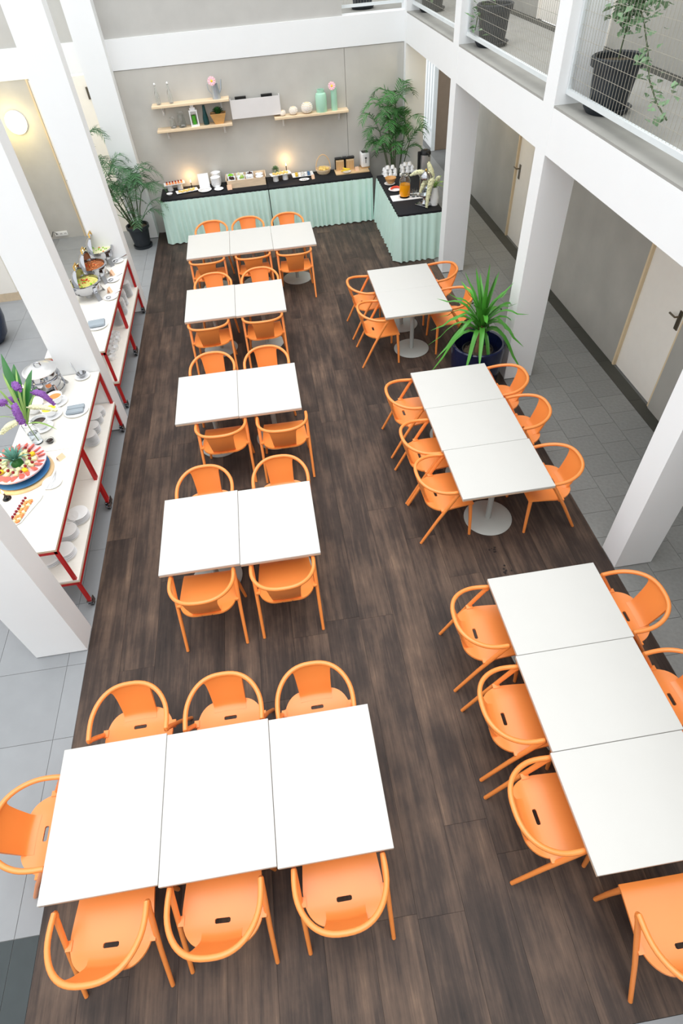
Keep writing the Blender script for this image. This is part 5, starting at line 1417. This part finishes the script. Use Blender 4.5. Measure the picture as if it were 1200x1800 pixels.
# planters upstairs
def planter_up(x, y, s, lb, foliage, seed):
    rnd = random.Random(seed)
    t = thing('upstairs_planter', lb, 'plant', (x, y, H2), 0, 'black planters upstairs')
    obj('pot', lathe(BM(), [(0, 0.03), (0.17 * s, 0.03), (0.205 * s, 0.36 * s), (0.235 * s, 0.365 * s), (0.24 * s, 0.43 * s), (0.225 * s, 0.44 * s), (0.205 * s, 0.43 * s), (0.20 * s, 0.38 * s), (0, 0.37 * s)], 40), 'pot', t)
    obj('saucer', lathe(BM(), [(0, 0), (0.19 * s, 0), (0.225 * s, 0.045), (0.215 * s, 0.05), (0.18 * s, 0.03), (0, 0.028)], 36), 'pot', t)
    obj('soil', lathe(BM(), [(0, 0.40 * s), (0.2 * s, 0.385 * s), (0.2 * s, 0.37 * s)], 24), 'soil', t)
    for k, (pts, n) in enumerate(foliage):
        pts = [Vector(p) for p in pts]
        obj('vine', tube(BM(), pts, [0.006] * len(pts), 5), 'stem', t)
        b = BM()
        for i in range(n):
            u = rnd.uniform(0.35 if k == 0 else 0.1, 1.0) * (len(pts) - 1); j = min(int(u), len(pts) - 2)
            p = pts[j].lerp(pts[j + 1], u - j) + Vector((rnd.gauss(0, 0.06), rnd.gauss(0, 0.07), rnd.gauss(0, 0.06)))
            a = rnd.uniform(0, 2 * PI); el = rnd.uniform(-0.7, 0.6); L = rnd.uniform(0.055, 0.10)
            dv = Vector((math.cos(a) * math.cos(el), math.sin(a) * math.cos(el), math.sin(el)))
            ribbon(b, [p, p + dv * L * 0.5, p + dv * L], [0.006, 0.026, 0.002], (-math.sin(a), math.cos(a), rnd.uniform(-0.6, 0.6)))
        for v in b.verts: v.co.z = max(v.co.z, 0.008)
        obj('foliage', b, 'ivy', t)
    return t
planter_up(5.42, 5.43, 0.93, 'largest black planter upstairs with a trailing variegated vine', [
    ([(0, 0, 0.38), (0.02, 0.02, 0.6), (0.05, 0.0, 0.8), (0.05, -0.1, 1.0)], 170),
    ([(0.02, 0, 0.7), (0.05, -0.3, 0.85), (0.1, -0.55, 0.95), (0.1, -0.8, 1.0)], 200),
    ([(0.05, -0.05, 0.72), (0.0, -0.25, 0.66), (0.0, -0.42, 0.50), (0.0, -0.55, 0.34), (0.0, -0.75, 0.22), (0.0, -0.95, 0.15)], 60),
    ([(0.02, 0.0, 0.65), (-0.02, 0.15, 0.72), (0.0, 0.25, 0.70)], 40)], 2)
planter_up(5.43, 8.72, 0.95, 'middle black planter upstairs with a sparse climbing vine', [
    ([(0, 0, 0.38), (0.0, 0.08, 0.55), (0.02, 0.10, 0.8), (0.0, 0.0, 1.0)], 26),
    ([(0, 0, 0.40), (-0.16, -0.05, 0.42), (-0.24, -0.07, 0.30), (-0.26, -0.08, 0.18)], 26)], 3)
planter_up(5.45, 11.85, 0.95, 'far corner black planter upstairs with yellow green leaves', [
    ([(0, 0, 0.38), (0.0, -0.1, 0.6), (-0.05, -0.2, 0.9)], 30), ([(0, 0, 0.4), (-0.1, -0.3, 0.38), (-0.15, -0.5, 0.22)], 24)], 4)
planter_up(4.45, 12.85, 0.95, 'black planter on the far gallery behind the back railing', [([(0, 0, 0.36), (0.0, 0.05, 0.6), (0.02, 0.1, 0.9)], 30)], 5)

# ------------------------------------------------------------------ lamps, sockets, stains
t = thing('wall_lamp', 'round glowing lamp on the grey wall at the top left', 'lamp', (-2.0, YL, 2.05))
T = Matrix.Rotation(PI / 2, 4, 'X')
obj('back_plate', lathe(BM(), [(0, 0), (0.185, 0), (0.185, 0.03), (0, 0.03)], 36, T=T), 'china', t)
obj('lit_glass', lathe(BM(), [(0.175, 0.03), (0.165, 0.07), (0.12, 0.10), (0, 0.115)], 36, T=T), 'lamp', t)
ld_ = bpy.data.lights.new('wall_lamp_light', 'POINT'); ld_.energy = 4; ld_.color = (1, 0.80, 0.42); ld_.shadow_soft_size = 0.15
lo_2 = bpy.data.objects.new('wall_lamp_light', ld_); COL.objects.link(lo_2); lo_2.parent = t; lo_2.location = (0, -0.32, 0)
t = thing('ceiling_lamp', 'warm round ceiling lamp over the far bay of the right aisle', 'lamp', (6.25, 10.7, H2 - 0.15))
obj('mount', lathe(BM(), [(0, -0.02), (0.14, -0.02), (0.14, 0), (0, 0)], 28), 'china', t)
obj('lit_glass', lathe(BM(), [(0, -0.09), (0.09, -0.075), (0.13, -0.02), (0, -0.02)], 28), 'lamp', t)
ld_ = bpy.data.lights.new('ceiling_lamp_light', 'POINT'); ld_.energy = 9; ld_.color = (1, 0.74, 0.40); ld_.shadow_soft_size = 0.12
lo_2 = bpy.data.objects.new('ceiling_lamp_light', ld_); COL.objects.link(lo_2); lo_2.parent = t; lo_2.location = (0, 0, -0.2)
t = thing('wall_socket', 'white triple power socket low on the grey wall at the left', 'socket', (-2.01, YL, 0.05))
b = BM(); bevel_box(b, -0.13, 0.13, -0.02, 0, 0, 0.09, 0.006, 2); obj('plate', b, 'socket', t)
for k in range(3):
    b = BM()
    for dx in (-0.012, 0.012): box(b, -0.085 + 0.085 * k + dx - 0.004, -0.085 + 0.085 * k + dx + 0.004, -0.022, -0.0195, 0.035, 0.06)
    obj('socket_hole', b, 'dark', t, smooth=False)
obj('cable', tube(BM(), [(-0.085, -0.02, 0.05), (-0.09, -0.06, 0.09), (-0.13, -0.07, 0.12), (-0.19, -0.06, 0.02)], 0.006, 6), 'black', t)
for q, n, lb in (((4.023, 3.032, 0.000), 9, 'cluster of dark spots on the timber floor below the middle right-hand tables'), ((4.046, 2.751, 0.000), 10, 'cluster of dark spots on the timber floor beside the near right-hand table')):
    b = BM(); rnd = random.Random(n)
    for i in range(n):
        x, y, r = rnd.gauss(0, 0.022), rnd.gauss(0, 0.035), rnd.uniform(0.006, 0.013)
        lathe(b, [(0, 0.0008), (r, 0.0006), (r, 0.0)], 8, (x, y, 0))
    put('floor_stain', b, 'mat_dark', q, lb, 'stain', None)
